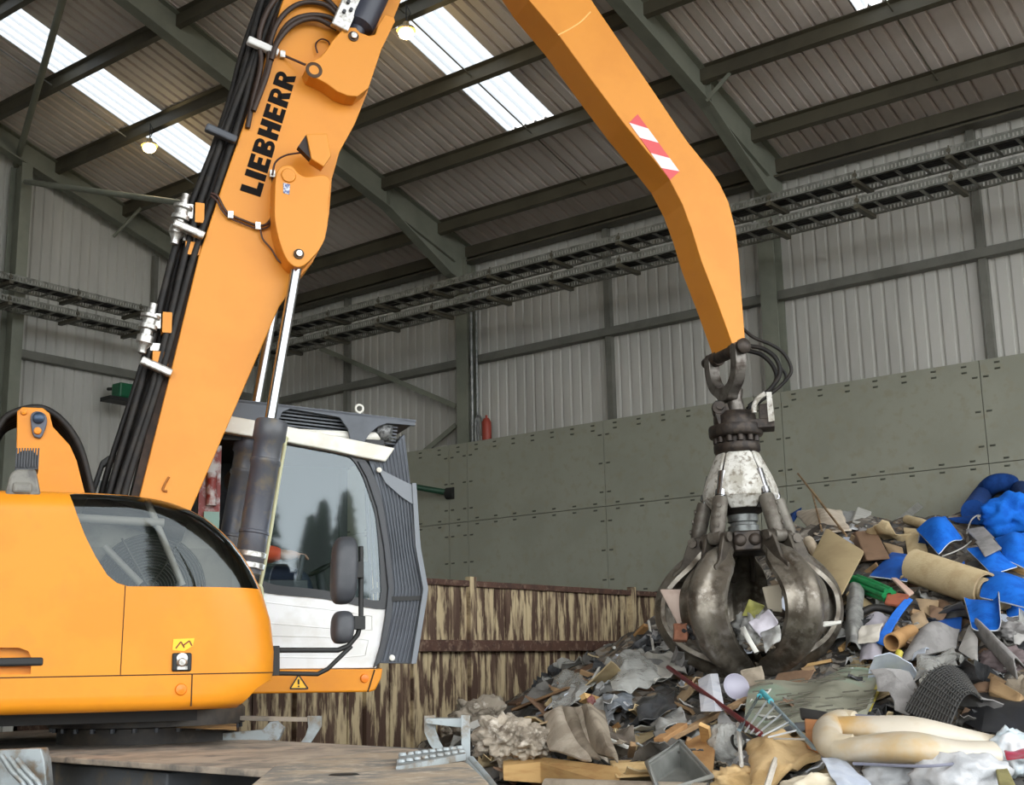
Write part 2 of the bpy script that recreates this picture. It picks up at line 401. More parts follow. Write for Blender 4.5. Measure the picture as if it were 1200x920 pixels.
# conduit, hook and red bottle in the recess of the left column
m = MB(); m.cyl((-13.86, W + .18, 5.2), (-13.86, W + .18, 8.2), .03, 8); m.cyl((-13.78, W + .22, 5.2), (-13.78, W + .22, 8.2), .02, 8)
m.tube(spline([(-13.72, W + .1, 5.2), (-13.72, W + .1, 5.55), (-13.66, W + .1, 5.66), (-13.58, W + .1, 5.55), (-13.58, W + .1, 5.3)], 6), .022, 8)
tag(m.build('conduit', galv), 'galvanised conduit running down the recess of the back wall column', 'pipe')
m = MB(); m.lathe([(0, 0), (.075, 0), (.08, .02), (.08, .3), (.05, .36), (.02, .38), (.02, .42), (0, .42)], (-13.45, W + .06, 5.206), (0, 0, 1), 12)
tag(m.build('red_cylinder', M('red_paint', (150, 60, 45), rough=.5)), 'small red cylinder standing on the push wall beside the column', 'cylinder')
# green rail with a black flange on the push wall
P = onplane(488, 571, (0, 1, 0), W - .35); Q = onplane(529, 578, (0, 1, 0), W - .02)
gp = thing('green_pipe', 'dark green pipe ending in a black flange on the push wall', 'pipe', Q)
m = MB(); m.cyl((P - Q) * 2.2, Vector((0, 0, 0)), .05, 12); m.build('pipe', M('green_paint', (30, 66, 48), rough=.5), gp)
m = MB(); m.cyl(Vector((-.09, -.01, 0)), Vector((.05, 0.01, 0)), .1, 14); m.build('flange', M('black_paint', (24, 25, 24), rough=.6), gp)
# green siren lamp on the gable wall
Pg = onplane(144, 462, (1, 0, 0), -18.9)
gl = thing('wall_lamp', 'green lamp housing with a black bracket on the left gable wall', 'lamp', Pg)
m = MB(); m.box((0, 0, .05), (.26, .3, .26)); m.build('housing', M('green_plastic', (20, 92, 60), rough=.45), gl, bevel=.03)
m = MB(); m.box((0.02, -.05, -.13), (.3, .62, .07)); m.tube(spline([(0, .1, -.15), (0, .16, -.24), (0, .22, -.26), (0, .27, -.18)], 5), .018, 6); m.cyl((0, 0, .1), (-.45, 0, .16), .03, 8); m.build('bracket', M('black_paint', (24, 25, 24), rough=.6), gl)
# high bay lamps
lampm = bpy.data.materials.new('lamp_glow'); lampm.use_nodes = True
b = lampm.node_tree.nodes['Principled BSDF']; b.inputs['Emission Color'].default_value = (1, .74, .30, 1); b.inputs['Emission Strength'].default_value = 3; b.inputs['Base Color'].default_value = (1, .9, .7, 1)
for (px, lab) in (((476, 41), 'glowing yellow high bay lamp hanging at the skylight above the boom lug'), ((175, 175), 'glowing yellow high bay lamp hanging beside the left skylight')):
    P = onplane(*px, (0, S, 1), Z0 + S * W - .62)
    t = thing('high_bay_lamp', lab, 'lamp', P, group='high bay lamps')
    m = MB(); m.lathe([(0, -.05), (.05, -.045), (.09, -.02), (.105, .02), (.09, .06), (.05, .09), (0, .1)], (0, 0, 0), n=16); m.build('bulb', lampm, t)
    m = MB(); m.lathe([(.13, .06), (.11, .10), (.05, .13), (.04, .18), (0, .19)], (0, 0, 0), n=20); m.build('shade', M('shade_brass', (150, 130, 90), rough=.5), t)
    m = MB(); m.cyl((0, 0, .17), (0, 0, .44), .008, 6); m.tube([(0.012, 0, .2), (.06, .02, .3), (.01, 0, .42)], .006, 6); m.build('cord', M('black_paint', (24, 25, 24)), t)
    ld = bpy.data.lights.new('lamp_light', 'POINT'); ld.energy = 2; ld.color = (1, .78, .42); ld.shadow_soft_size = .08
    lo = bpy.data.objects.new('lamp_light', ld); COL.objects.link(lo); lo.parent = t; lo.location = (0, 0, -.2)
# ================================================================ THE MATERIAL HANDLER
AZ = math.radians(69)
Fv = _h * math.cos(AZ) + _r * math.sin(AZ); Lv = Vector((-Fv.y, Fv.x, 0))
O = atdepth(200, 832, 7.2) + Lv * 1.25; O.z = 0
EX = thing('excavator', 'orange wheeled material handler with a raised boom and bent arm', 'excavator', O, math.atan2(Fv.y, Fv.x))
def mt(x, y, b):
    P = onplane(x, y, Lv, Lv.dot(O) + b) - O
    return Vector((P.dot(Fv), b, P.z))
def T2(pts, b): return [(q.x, q.z) for q in (mt(x, y, b) for x, y in pts)]
def loc(P): d = Vector(P) - O; return Vector((d.dot(Fv), d.dot(Lv), d.z))     # world -> machine
AXB = lambda u, v, d: Vector((u, d, v))
orange = M('machine_yellow', (217, 139, 32), (212, 133, 29), scale=2.2, rough=.38, c3=(212, 134, 34), s3=5, coat=.0, spec=.3)
orange2 = M('boom_yellow', (217, 142, 46), (211, 136, 42), scale=1.6, rough=.42, spec=.35)
black = M('black_paint', (24, 25, 24)); rubber = M('rubber', (26, 25, 24), (38, 35, 31), scale=12, rough=.6, spec=.35)
dark = M('dark_grey_plastic', (58, 61, 66), (68, 70, 74), scale=5, rough=.5)
gmet = M('slate_metal', (74, 80, 88), (64, 69, 76), scale=3, rough=.45)
white = M('white_paint', (228, 230, 230), (214, 214, 210), scale=3, rough=.35)
cream = M('roof_white', (222, 221, 212), (206, 203, 190), scale=4, rough=.4)
chrome = M('chrome_rod', (168, 170, 174), rough=.2, metal=1)
silver = M('bright_metal', (196, 196, 192), (150, 148, 142), scale=30, rough=.35, metal=.8)
dirty = M('dirty_steel', (166, 154, 138), (138, 130, 118), scale=3.5, rough=.85, bump=.3, bscale=30, c3=(112, 108, 102), s3=6)
under = M('chassis_grey', (78, 82, 86), (66, 68, 68), scale=3, rough=.6, c3=(104, 94, 78), s3=6)
galv2 = M('step_grey', (150, 158, 160), (128, 132, 130), scale=6, rough=.5, metal=.3, c3=(120, 108, 92), s3=12)
cav = M('engine_bay', (136, 136, 128), (120, 120, 112), scale=6, rough=.8)

# ---- engine hood: loft of rounded plan sections
HB = -1.25
AF = [(1.31, .42), (1.335, .51), (1.40, .575), (1.5, .60), (1.62, .603), (1.8, .58), (1.967, .525), (2.08, .47), (2.16, .42), (2.24, .36), (2.31, .29), (2.38, .20), (2.43, .11), (2.465, .03), (2.49, -.06), (2.50, -.14)]
def af(z):
    for (z0, a0), (z1, a1) in zip(AF, AF[1:]):
        if z <= z1: t = (z - z0) / (z1 - z0); return a0 + (a1 - a0) * t
    return AF[-1][1]
def inset(z): 
    if z < 1.36: return .05 * ((1.36 - z) / .05) ** 2
    if z < 2.38: return .012 * max(0, (z - 1.5) / .88)
    return .012 + .10 * (1 - math.sqrt(max(0, 1 - ((z - 2.38) / .12) ** 2)))
def hood_section(z, grow=0):
    f = af(z) + grow; b = HB + inset(z) - grow; rc = .34; out = []
    out.append((f - .0, -.46))
    for k in range(13):
        t = k / 12 * PI / 2; out.append((f - rc * 1.25 + rc * 1.25 * math.cos(t) ** .9, b + rc * .85 - rc * .85 * math.sin(t) ** .9))
    for k in range(1, 6): out.append((f - rc * 1.25 + (-2.10 - f + rc * 1.25) * k / 6, b))
    for k in range(7):
        t = PI / 2 + k / 6 * PI / 2; out.append((-2.15 + .35 * math.cos(t), b + .35 - .35 * math.sin(t)))
    out.append((-2.5, -.46))
    return out
def hood_mesh(zs, grow=0, cap=True, mi=0):
    m = MB(); secs = [[Vector((a, b, z)) for a, b in hood_section(z, grow)] for z in zs]; n = len(secs[0])
    vs = [p for s_ in secs for p in s_]
    m.add(vs, [(i * n + j, i * n + (j + 1) % n, (i + 1) * n + (j + 1) % n, (i + 1) * n + j) for i in range(len(zs) - 1) for j in range(n)], mi, True)
    if cap:
        m.f.append(list(range(n))[::-1]); m.mi.append(mi); m.sm.append(False)
        m.f.append([(len(zs) - 1) * n + j for j in range(n)]); m.mi.append(mi); m.sm.append(False)
    return m
HZ = [1.31, 1.32, 1.335, 1.36, 1.40, 1.45, 1.5, 1.56, 1.62, 1.7, 1.8, 1.9, 1.967, 2.02, 2.08, 2.12, 2.16, 2.2, 2.24, 2.28, 2.31, 2.35, 2.38, 2.405, 2.43, 2.45, 2.465, 2.48, 2.49, 2.497, 2.50]
hood = hood_mesh(HZ).build('engine_hood', [orange, cav], EX)
hood_src = hood.copy(); hood_src.data = hood.data.copy(); COL.objects.link(hood_src)
lft = T2([(150, 687), (137, 683), (126, 674), (112, 652), (100, 628), (90, 602), (82, 578)], HB)
winp = lft + [(lft[-1][0] + .03, 2.488), (-.25, 2.488)] + [(af(z) - .028, z) for z in (2.478, 2.455, 2.43, 2.38, 2.31, 2.24, 2.16, 2.08, 2.02, 1.975)]
cm = MB(); cm.prism(winp, AXB, -1.5, -.92, mi=1); cut = cm.build('cutter', [orange, cav], EX)
boolean(hood, cut)
glass = bpy.data.materials.new('smoked_window'); glass.use_nodes = True; nt = glass.node_tree; nt.nodes.remove(nt.nodes['Principled BSDF'])
def glass_mat(nt, tint, refl, fac):
    t = nt.nodes.new('ShaderNodeBsdfTransparent'); g = nt.nodes.new('ShaderNodeBsdfGlossy'); x = nt.nodes.new('ShaderNodeMixShader')
    fr = nt.nodes.new('ShaderNodeFresnel'); fr.inputs[0].default_value = refl
    t.inputs[0].default_value = tint; g.inputs[0].default_value = (.86, .96, 1, 1); g.inputs['Roughness'].default_value = .03
    ad = nt.nodes.new('ShaderNodeMath'); ad.inputs[1].default_value = fac; ad.use_clamp = True
    nt.links.new(fr.outputs[0], ad.inputs[0]); nt.links.new(ad.outputs[0], x.inputs[0])
    nt.links.new(t.outputs[0], x.inputs[1]); nt.links.new(g.outputs[0], x.inputs[2]); nt.links.new(x.outputs[0], nt.nodes['Material Output'].inputs[0])
glass_mat(nt, (.66, .66, .63, 1), 1.45, .0)
boolean(hood_src, cut, 'INTERSECT')
bm = bmesh.new(); bm.from_mesh(hood_src.data); bmesh.ops.delete(bm, geom=[f for f in bm.faces if f.material_index == 1], context='FACES'); bm.to_mesh(hood_src.data); bm.free()
hood_src.data.materials.clear(); hood_src.data.materials.append(glass); hood_src.name = 'hood_window'; hood_src.parent = hood
hood_src['label'] = 'curved smoked hood window'
kill(cut)
# rim of the window
m = MB(); 
# scoop under the nose
cm = MB(); cm.tube([mt(276, 832, -1.32), mt(318, 800, -1.18)], .12, 16); 
# what shows behind the window: shroud, fan grille, pipes
m = MB(); m.bb((-.55, -.925, 1.9), (.36, -.915, 2.22)); sh = m.build('fan_shroud', M('shroud_grey', (120, 120, 112), (104, 104, 98), scale=4, rough=.7), hood)
fc = mt(176, 690, -1.0)
m = MB()
for k in range(16):
    rr = .05 + .0175 * k; m.tube([(fc.x + rr * math.cos(t), -.99 + .02 * (rr / .3), fc.z + rr * math.sin(t)) for t in [2 * PI * i / 40 for i in range(40)]], .0042, 5, closed=True)
for k in range(6):
    t = k * PI / 3; m.cyl((fc.x + .03 * math.cos(t), -.985, fc.z + .03 * math.sin(t)), (fc.x + .33 * math.cos(t), -.975, fc.z + .33 * math.sin(t)), .006, 5)
m.lathe([(0, .0), (.05, 0), (.05, .02)], (fc.x, -.97, fc.z), (0, -1, 0), 16)
m.build('fan_grille', M('grille_wire', (70, 70, 66), rough=.5, metal=.5), hood)
m = MB(); m.cyl((fc.x, -.95, fc.z), (fc.x, -.93, fc.z), .31, 28); m.build('fan', black, hood)
for (p, q, r_) in (((86, 607), (192, 613), .026), ((172, 586), (214, 686), .02), ((122, 640), (165, 684), .02)):
    m = MB(); m.cyl(mt(*p, -1.07), mt(*q, -1.07), r_, 10); m.build('bay_pipe', M('pipe_grey', (150, 150, 146), rough=.5), hood)
m = MB(); m.tube(spline([mt(128, 668, -1.05), mt(150, 655, -1.05), mt(161, 668, -1.05), mt(158, 676, -1.05)], 6), .006, 6); m.cyl(mt(100, 590, -.95), mt(215, 625, -.95), .06, 12); m.build('bay_hose', rubber, hood)
# seams of the hood panels
seam = M('seam_dark', (70, 46, 18), rough=.9)  # dark colour of the panel joints
m = hood_mesh([1.499, 1.505], grow=.0025, cap=False); m.build('panel_seam', seam, hood)
m = MB()
def seamline(p, q, w=.005):
    a = mt(*p, HB); b_ = mt(*q, HB); m.bar(a + Vector((0, .012, 0)), b_ + Vector((0, .012, 0)), .034, w, up=(1, 0, 0) if abs(a.z - b_.z) > .1 else (0, 0, 1))
for z0, z1, a in ((1.505, 1.972, None),):
    a0 = mt(141, 792, HB); a1 = mt(147, 686, HB)
    for i in range(8):
        za = a0.z + (a1.z - a0.z) * i / 8; zb = a0.z + (a1.z - a0.z) * (i + 1) / 8; xa = a0.x + (a1.x - a0.x) * i / 8; xb = a0.x + (a1.x - a0.x) * (i + 1) / 8
        m.bb((min(xa, xb) - .002, HB + inset(za) - .002, za), (max(xa, xb) + .002, HB + .05, zb))
a0 = mt(222, 831, HB)
m.bb((a0.x + .005, HB - .002, 1.33), (a0.x + .012, HB + .05, 1.5)); m.build('panel_seam', seam, hood)
# latch, reflector, sticker, handle recess
P = mt(213, 776, HB - .005)
lt = None
m = MB(); m.box(P, (.105, .02, .1)); lt = m.build('hood_latch', black, hood, bevel=.012); lt['label'] = 'black latch with silver lock'
m = MB(); m.lathe([(.0, .026), (.018, .026), (.03, .012)], P, (0, -1, 0), 14); m.bb((P.x - .025, P.y - .016, P.z - .04), (P.x + .03, P.y - .012, P.z - .022)); m.lathe([(.03, .014), (.02, .018), (0, .018)], P + Vector((0, -.002, .02)), (0, -1, 0), 14); m.build('lock', silver, lt)
P = mt(212, 808, HB); m = MB(); m.lathe([(0, .016), (.028, .014), (.033, 0)], P, (0, -1, 0), 18); m.build('reflector', M('amber_lens', (226, 122, 18), rough=.25), hood)
m = MB(); pp = T2([(203, 749), (228, 748), (226, 757), (216, 763), (202, 762)], HB); m.prism(pp, AXB, HB - .0025, HB + .01)
o = m.build('warning_sticker', M('sticker_yellow', (250, 190, 30), rough=.4), hood)
m = MB()
for p, q in (((206, 760), (212, 752)), ((212, 752), (216, 759)), ((214, 757), (222, 751)), ((222, 751), (225, 757))): m.bar(mt(*p, HB - .003), mt(*q, HB - .003), .008, .003, up=(0, 1, 0))
m.build('sticker_mark', M('sticker_ink', (120, 62, 20)), o)
# recess with a lever at the left
m = MB(); pp = T2([(-60, 759), (22, 759), (33, 763), (37, 771), (36, 790), (-60, 791)], HB)
cm2 = MB(); cm2.prism(pp, AXB, HB - .1, HB + .06); c2 = cm2.build('cutter', [orange, orange], EX); boolean(hood, c2); kill(c2)
sp_ = [(q.x, q.y) for q in spline(T2([(279, 836), (291, 815), (303, 804), (325, 797), (345, 815), (340, 845)], -1.1), 4, True)]
c3m = MB(); c3m.prism(sp_, AXB, -1.5, -.40); c3 = c3m.build('cutter', [orange, orange], EX); boolean(hood, c3); kill(c3)
m = MB(); m.box(mt(8, 776, HB + .01), (.36, .04, .045)); m.build('hood_lever', black, hood, bevel=.012)

# ---- belly plate, slewing ring
m = MB(); m.bb((-2.3, -.8, 1.24), (.2, 1.1, 1.31)); m.build('belly_plate', black, EX)  # black stands in for the shade under the hood
m = MB(); m.lathe([(0, 1.31), (.58, 1.31), (.6, 1.29), (.6, 1.2), (.54, 1.19), (.54, 1.1), (0, 1.1)], (0, 0, 0), n=48); m.build('slewing_ring', M('ring_grease', (44, 40, 36), (70, 62, 52), scale=5, rough=.6), EX)
m = MB(); m.bb((-2.35, -.46, 1.31), (.3, .1, 2.0)); m.build('upper_frame', M('frame_dark', (52, 50, 46), (70, 62, 50), scale=4, rough=.7), EX)
m = MB(); m.bb((-2.5, .1, 1.31), (.12, 1.2, 2.3)); m.build('rear_housing', orange, EX, bevel=.06)

# ---- boom
bl = [(140, 680), (166, 572), (200, 437), (233, 300), (263, 210), (293, 125), (308, 78), (330, 5), (352, -55), (385, -110), (430, -160), (480, -190)]
br = [(520, -190), (545, -165), (545, -130), (520, -90), (492, -50), (470, 0), (443, 67), (430, 110), (416, 145), (398, 178), (389, 210), (386, 250), (381, 280), (366, 308), (350, 326), (327, 360), (275, 480), (223, 600), (195, 665)]
m = MB(); m.prism(T2(bl + br, -.2), AXB, -.2, .2); boom = m.build('boom', orange2, EX, bevel=.008)
def plate(name, px, b0, b1, mat, par, bev=.006, btrace=None, k=0, label=None):
    m = MB(); pts = T2(px, b0 if btrace is None else btrace)
    if k: pts = [(q.x, q.y) for q in spline(pts, k, True)]
    m.prism(pts, AXB, b0, b1); o = m.build(name, mat, par, bevel=bev)
    if label: o['label'] = label
    return o
lug = [(333, 194), (326, 199), (323, 210), (322, 235), (322, 255), (326, 277), (334, 300), (343, 311), (354, 312), (366, 302), (378, 286), (384, 263), (385, 235), (387, 213), (380, 205), (360, 207), (350, 203), (343, 195)]
plate('cylinder_lug', lug, -.38, -.2, orange2, boom, k=5)
plate('cylinder_lug', lug, .2, .36, orange2, boom, btrace=-.38, k=5)
slug = [(359, 79), (363, 73), (375, 67), (383, 58), (390, 47), (400, 36), (408, 32), (417, 32), (422, 38), (433, 42), (440, 40), (443, 30), (451, 17), (462, 20), (463, 25), (447, 58), (432, 103), (419, 113), (407, 112), (395, 107), (383, 98), (372, 92), (363, 88)]
plate('arm_cylinder_lug', slug, -.36, -.2, orange2, boom); plate('arm_cylinder_lug', slug, .2, .36, orange2, boom, btrace=-.36)
def pin(px, b0, b1, r, mat, par, name='pin', ring=True):
    P = mt(*px, b0); m = MB(); m.lathe([(0, .03), (r * .72, .03), (r * .8, .022), (r * .8, .0)], P, (0, -1, 0), 20)
    if ring: m.lathe([(r * .95, 0), (r * .95, .012), (r * 1.25, .012), (r * 1.25, 0)], P, (0, -1, 0), 20, mi=1)
    return m.build(name, [mat, M('pin_ring', (60, 44, 28), rough=.6)], par)
pin((350, 298), -.38, 0, .028, silver, boom); pin((414, 43), -.36, 0, .03, silver, boom)
m = MB(); m.lathe([(0, -.02), (.035, -.02), (.036, .004), (.05, .005), (.06, 0)], mt(368, 82, -.36), (0, -1, 0), 20); m.build('lug_hole', M('hole_brown', (66, 44, 20)), boom)
# raised boss and round cap on the lug, small blue plate
m = MB(); m.lathe([(0, .012), (.045, .012), (.052, .0)], mt(338, 206, -.38), (0, -1, 0), 22); m.build('boss', orange2, boom)
plate('type_plate', [(332, 214), (340, 216), (339, 228), (332, 226)], -.384, -.378, M('plate_blue', (74, 90, 140), (200, 205, 215), scale=60, rough=.4, lo=.5, hi=.52), boom, bev=0)
# box lamp with black opening
lb = plate('boom_lamp', [(357, 161), (381, 160), (386, 186), (377, 199), (363, 190)], -.46, -.36, orange2, boom, btrace=-.4)
plate('lamp_opening', [(348, 174), (357, 161), (364, 190), (354, 180)], -.44, -.38, M('lamp_dark', (34, 18, 10)), lb, bev=0, btrace=-.4)
# lettering
def letters(txt, corners, b, par, mat):
    BL, BR, TR_, TL = [mt(x, y, b) for x, y in corners]
    s = .30
    G = {'L': (.62, [[(0, 0), (.62, 0), (.62, s - .03), (s, s - .03), (s, 1), (0, 1)]]),
         'I': (s, [[(0, 0), (s, 0), (s, 1), (0, 1)]]),
         'E': (.64, [[(0, 0), (.64, 0), (.64, .22), (s, .22), (s, .39), (.58, .39), (.58, .61), (s, .61), (s, .78), (.64, .78), (.64, 1), (0, 1)]]),
         'H': (.76, [[(0, 0), (s, 0), (s, .38), (.76 - s, .38), (.76 - s, 0), (.76, 0), (.76, 1), (.76 - s, 1), (.76 - s, .62), (s, .62), (s, 1), (0, 1)]])}
    x = 0; polys = []
    def arc(cx, cy, rx, ry, n=8): return [(cx + rx * math.sin(PI * i / n), cy - ry * math.cos(PI * i / n)) for i in range(n + 1)]
    for ch in txt:
        if ch in G: w, pl = G[ch]
        elif ch == 'B':
            w = .72; pl = [[(0, 0), (s, 0), (s, 1), (0, 1)]]
            for y0, y1, r_ in ((0, .52, .72), (.48, 1, .68)):
                oa = arc(.42, (y0 + y1) / 2, r_ - .42, (y1 - y0) / 2); ia = arc(.42, (y0 + y1) / 2, .09, (y1 - y0) / 2 - .19)
                pl.append([(s - .01, y0)] + oa + [(s - .01, y1), (s - .01, y1 - .19)] + ia[::-1] + [(s - .01, y0 + .19)])
        elif ch == 'R':
            w = .74; pl = [[(0, 0), (s, 0), (s, 1), (0, 1)]]
            oa = arc(.42, .7, .29, .3); ia = arc(.42, .7, .09, .1)
            pl.append([(s - .01, .4)] + oa + [(s - .01, 1), (s - .01, .8)] + ia[::-1] + [(s - .01, .6)])
            pl.append([(s - .01, .42), (.30, .42), (.46, 0), (.76, 0), (.58, .44), (s, .5)])
        polys.append((x, pl)); x += w + .10
    Lw = x - .10
    for ch, (x0, pl) in zip(txt, polys):
        m = MB()
        for poly in pl:
            def f(u, v, d):
                u = (u + x0) / Lw; P = (BL * (1 - u) + BR * u) * (1 - v) + (TL * (1 - u) + TR_ * u) * v
                return Vector((P.x, d, P.z))
            m.prism(poly, f, b - .004, b)
        m.build('letter', mat, par)
letters('LIEBHERR', [(305, 231), (347, 90), (325, 81), (281, 223)], -.2, boom, M('lettering', (22, 20, 20), rough=.7, spec=.1))
# side rail on the boom back, hoses, clamps, fittings
edge = [(150, 640), (166, 572), (200, 437), (233, 300), (263, 210), (293, 125), (308, 75), (326, 15), (345, -40)]
m = MB()
for p, q in zip(edge, edge[1:]):
    A = mt(p[0] - 5, p[1] - 1, -.14); B = mt(q[0] - 5, q[1] - 1, -.14)
    m.bar(A + Vector((0, .14, 0)), B + Vector((0, .14, 0)), .05, .28, up=(0, 1, 0))
m.build('hose_rail', M('rail_dark', (40, 30, 24), (62, 46, 34), scale=10, rough=.7), boom)
for i, (d, b, ph) in enumerate(((9, -.17, 0), (14, -.1, 1), (20, -.16, 2), (25, -.04, 3), (31, -.12, 4), (17, .05, 5), (35, .02, 6))):
    e2 = [(x - d * (.62 + .38 * max(0, min(1, y / 560))) - 3 * math.sin(j * 1.3 + ph) - (6 if j < 2 else 0), y - d * .2) for j, (x, y) in enumerate(edge)]
    m = MB(); m.tube(spline([mt(x, y, b) for x, y in e2], 6), .024 if i < 5 else .02, 10); m.build('hydraulic_hose', rubber, boom)
for i, (pts, b) in enumerate((
        ([(300, 120), (313, 80), (318, 45), (330, 20), (352, 4), (380, 5), (400, 22)], -.24), ([(297, 130), (312, 90), (322, 55), (338, 28), (360, 18), (385, 20), (402, 32)], -.25),
        ([(318, 70), (326, 48), (345, 28), (370, 22), (395, 34)], -.27), ([(290, 150), (296, 120), (306, 75), (304, 40), (318, 5), (340, -12), (375, -6), (398, 14)], -.22))):
    m = MB(); m.tube(spline([mt(x, y, b) for x, y in pts], 6), .019, 10); m.build('hydraulic_hose', M('hose_brown', (52, 38, 30), rough=.55), boom)
for (x, y, w, mat, nm) in ((309, 56, .27, white, 'hose_strap'), (260, 158, .16, gmet, 'hose_clamp'), (184, 431, .18, silver, 'hose_clamp'), (222, 270, .16, silver, 'hose_clamp')):
    A = mt(x - 19, y - 9, -.23); B = mt(x + 17, y + 7, -.23); m = MB(); m.bar(A, B, .055, .06, up=(0, 1, 0)); m.build(nm, mat, boom, bevel=.012)
for (x, y) in ((171, 386), (209, 258)):
    A = mt(x - 5, y + 28, -.16); B = mt(x + 9, y - 30, -.16); D = (B - A); L = D.length
    m = MB(); m.lathe([(0, 0), (.028, 0), (.028, .1 * L), (.05, .2 * L), (.056, .2 * L), (.056, .34 * L), (.04, .36 * L), (.04, .46 * L), (.062, .48 * L), (.062, .56 * L), (.045, .58 * L), (.045, .68 * L), (.066, .70 * L), (.066, .76 * L), (.03, .8 * L), (.026, L), (0, L)], A, D, 12)
    m.box(mt(x + 10, y - 8, -.12), (.07, .1, .1)); m.box(mt(x + 14, y + 22, -.12), (.1, .06, .05))
    m.build('pipe_fitting', silver, boom)
    m = MB(); m.box(mt(x + 16, y + 36, -.12), (.1, .12, .09)); m.build('hose_bracket', orange2, boom); m = MB(); m.box(mt(x + 24, y - 6, -.14), (.06, .1, .14)); m.build('hose_bracket', orange2, boom)
cbm = M('cable_brown', (58, 26, 14), rough=.5)
m = MB(); m.tube(spline([mt(x, y, -.215) for x, y in ((247, 226), (255, 230), (262, 243), (269, 251), (285, 258), (302, 264), (313, 262), (319, 250), (320, 225), (319, 204))], 6), .008, 6); m.build('cable', cbm, boom)
m = MB(); m.tube(spline([mt(x, y, -.225) for x, y in ((247, 229), (254, 235), (260, 246), (269, 255), (285, 262), (302, 268), (314, 266), (319, 255))], 6), .007, 6); m.build('cable', cbm, boom)
m = MB(); m.tube(spline([mt(x, y, -.40) for x, y in ((319, 205), (323, 190), (335, 182), (352, 179))], 6), .007, 6); m.build('cable', cbm, boom)
m = MB(); m.tube(spline([mt(x, y, -.23) for x, y in ((305, 268), (308, 280), (318, 292), (326, 305), (336, 312))], 6), .006, 6); m.build('cable', cbm, boom)
m = MB(); m.tube(spline([mt(x, y, -.23) for x, y in ((372, 62), (370, 52), (376, 46), (384, 48), (387, 54))], 6), .006, 6); m.build('cable', cbm, boom)
m = MB(); m.cyl(mt(330, 64, -.22), mt(358, 76, -.3), .009, 6); m.build('cable', cbm, boom)
for (x, y) in ((270, 252), (302, 265), (319, 204), (320, 247), (331, 64)):
    m = MB(); m.box(mt(x, y, -.225), (.035, .03, .05)); m.build('cable_clip', silver, boom)
m = MB(); m.tube(spline([mt(x, y, -.206) for x, y in ((198, 559), (194, 566), (191, 574), (196, 576))], 4), .008, 6); m.build('grab_clip', M('orange_dark', (150, 92, 22)), boom)
# ---- boom cylinders
sleeve = M('cylinder_sleeve', (66, 70, 80), (80, 82, 86), scale=3, rough=.42, c3=(96, 90, 80), s3=8)
for (top, mid, bot, b, nm) in (((350, 297), (316, 493), (290, 672), -.29, 0), ((329, 312), (293, 510), (266, 672), .21, 1)):
    A, Bm, C = mt(*top, b), mt(*mid, b), mt(*bot, b); D = (A - C).normalized()
    cyl = None
    m = MB(); L = (Bm - C).length
    m.lathe([(0, 0), (.085, 0), (.085, .06), (.092, .07), (.092, .25 * L), (.098, .255 * L), (.098, .27 * L), (.092, .275 * L), (.092, .70 * L), (.1, .71 * L), (.1, .735 * L), (.094, .74 * L), (.094, .86 * L), (.108, .875 * L), (.108, .985 * L), (.1, L), (.05, L), (.04, L - .01)], C, D, 28)
    cyl = m.build('boom_cylinder', sleeve, EX)
    m = MB(); m.cyl(Bm - D * .1, A - D * .06, .037, 18); m.build('piston_rod', chrome, cyl)
    m = MB()
    for k in (0.03, .1): m.lathe([(.092, k), (.102, k + .005), (.102, k + .035), (.092, k + .04)], C, D, 24)
    m.build('band', silver, cyl)
# ---- arm (bent stick)
NB = -.16
sl = [(530, -140), (558, -95), (590, -45), (620, 0), (657, 44), (700, 103), (733, 147), (767, 188), (785, 211), (800, 240), (811, 270), (822, 306), (842, 358), (857, 400), (861, 416)]
sr = [(873, 412), (873, 395), (868, 330), (866, 300), (862, 268), (854, 237), (844, 216), (835, 202), (805, 165), (760, 98), (700, 10), (668, -38), (640, -85), (600, -150), (575, -178), (545, -172)]
m = MB(); m.prism(T2(sl + sr, NB), AXB, NB, -NB); arm = m.build('arm', orange2, EX, bevel=.006)
arm['label'] = 'bent orange arm ending at the grapple'
m = MB(); P = mt(542, -150, -.24); m.cyl(P, P + Vector((0, .48, 0)), .11, 20); m.build('arm_pivot', dark, arm)
# reflective striped plate
c_ = [(747, 134), (783, 196), (796, 204), (764, 150)]
c_ = [(737, 144), (747, 134), (796, 201), (785, 211)]
q4 = [mt(x, y, NB) for x, y in c_]
m = MB(); n = 5; cuts = [0, .2, .4, .6, .8, 1]
def pq(u, v): return (q4[0] * (1 - u) + q4[3] * u) * (1 - v) + (q4[1] * (1 - u) + q4[2] * u) * v
sk = -.12
for k, ps in enumerate(([(0, 0), (.25, 1), (0, 1)], [(0, 0), (.26, 0), (.5, 1), (.25, 1)], [(.26, 0), (.53, 0), (.77, 1), (.5, 1)], [(.53, 0), (.79, 0), (1, 1), (.77, 1)], [(.79, 0), (1, 0), (1, 1)])):
    m.prism([(p.x, p.z) for p in (pq(*t) for t in ps)], AXB, NB - .004, NB, mi=k % 2)
pl_ = m.build('striped_reflector', [M('stripe_red', (206, 58, 62), rough=.35), M('stripe_white', (232, 218, 220), rough=.35)], arm)
m = MB(); a, b_ = mt(654, 41, NB), mt(692, 14, NB); m.tube(spline([a, mt(664, 36, NB), mt(680, 26, NB), b_], 5), .006, 6); m.build('weld_seam', M('seam_light', (250, 196, 110), rough=.4), arm)
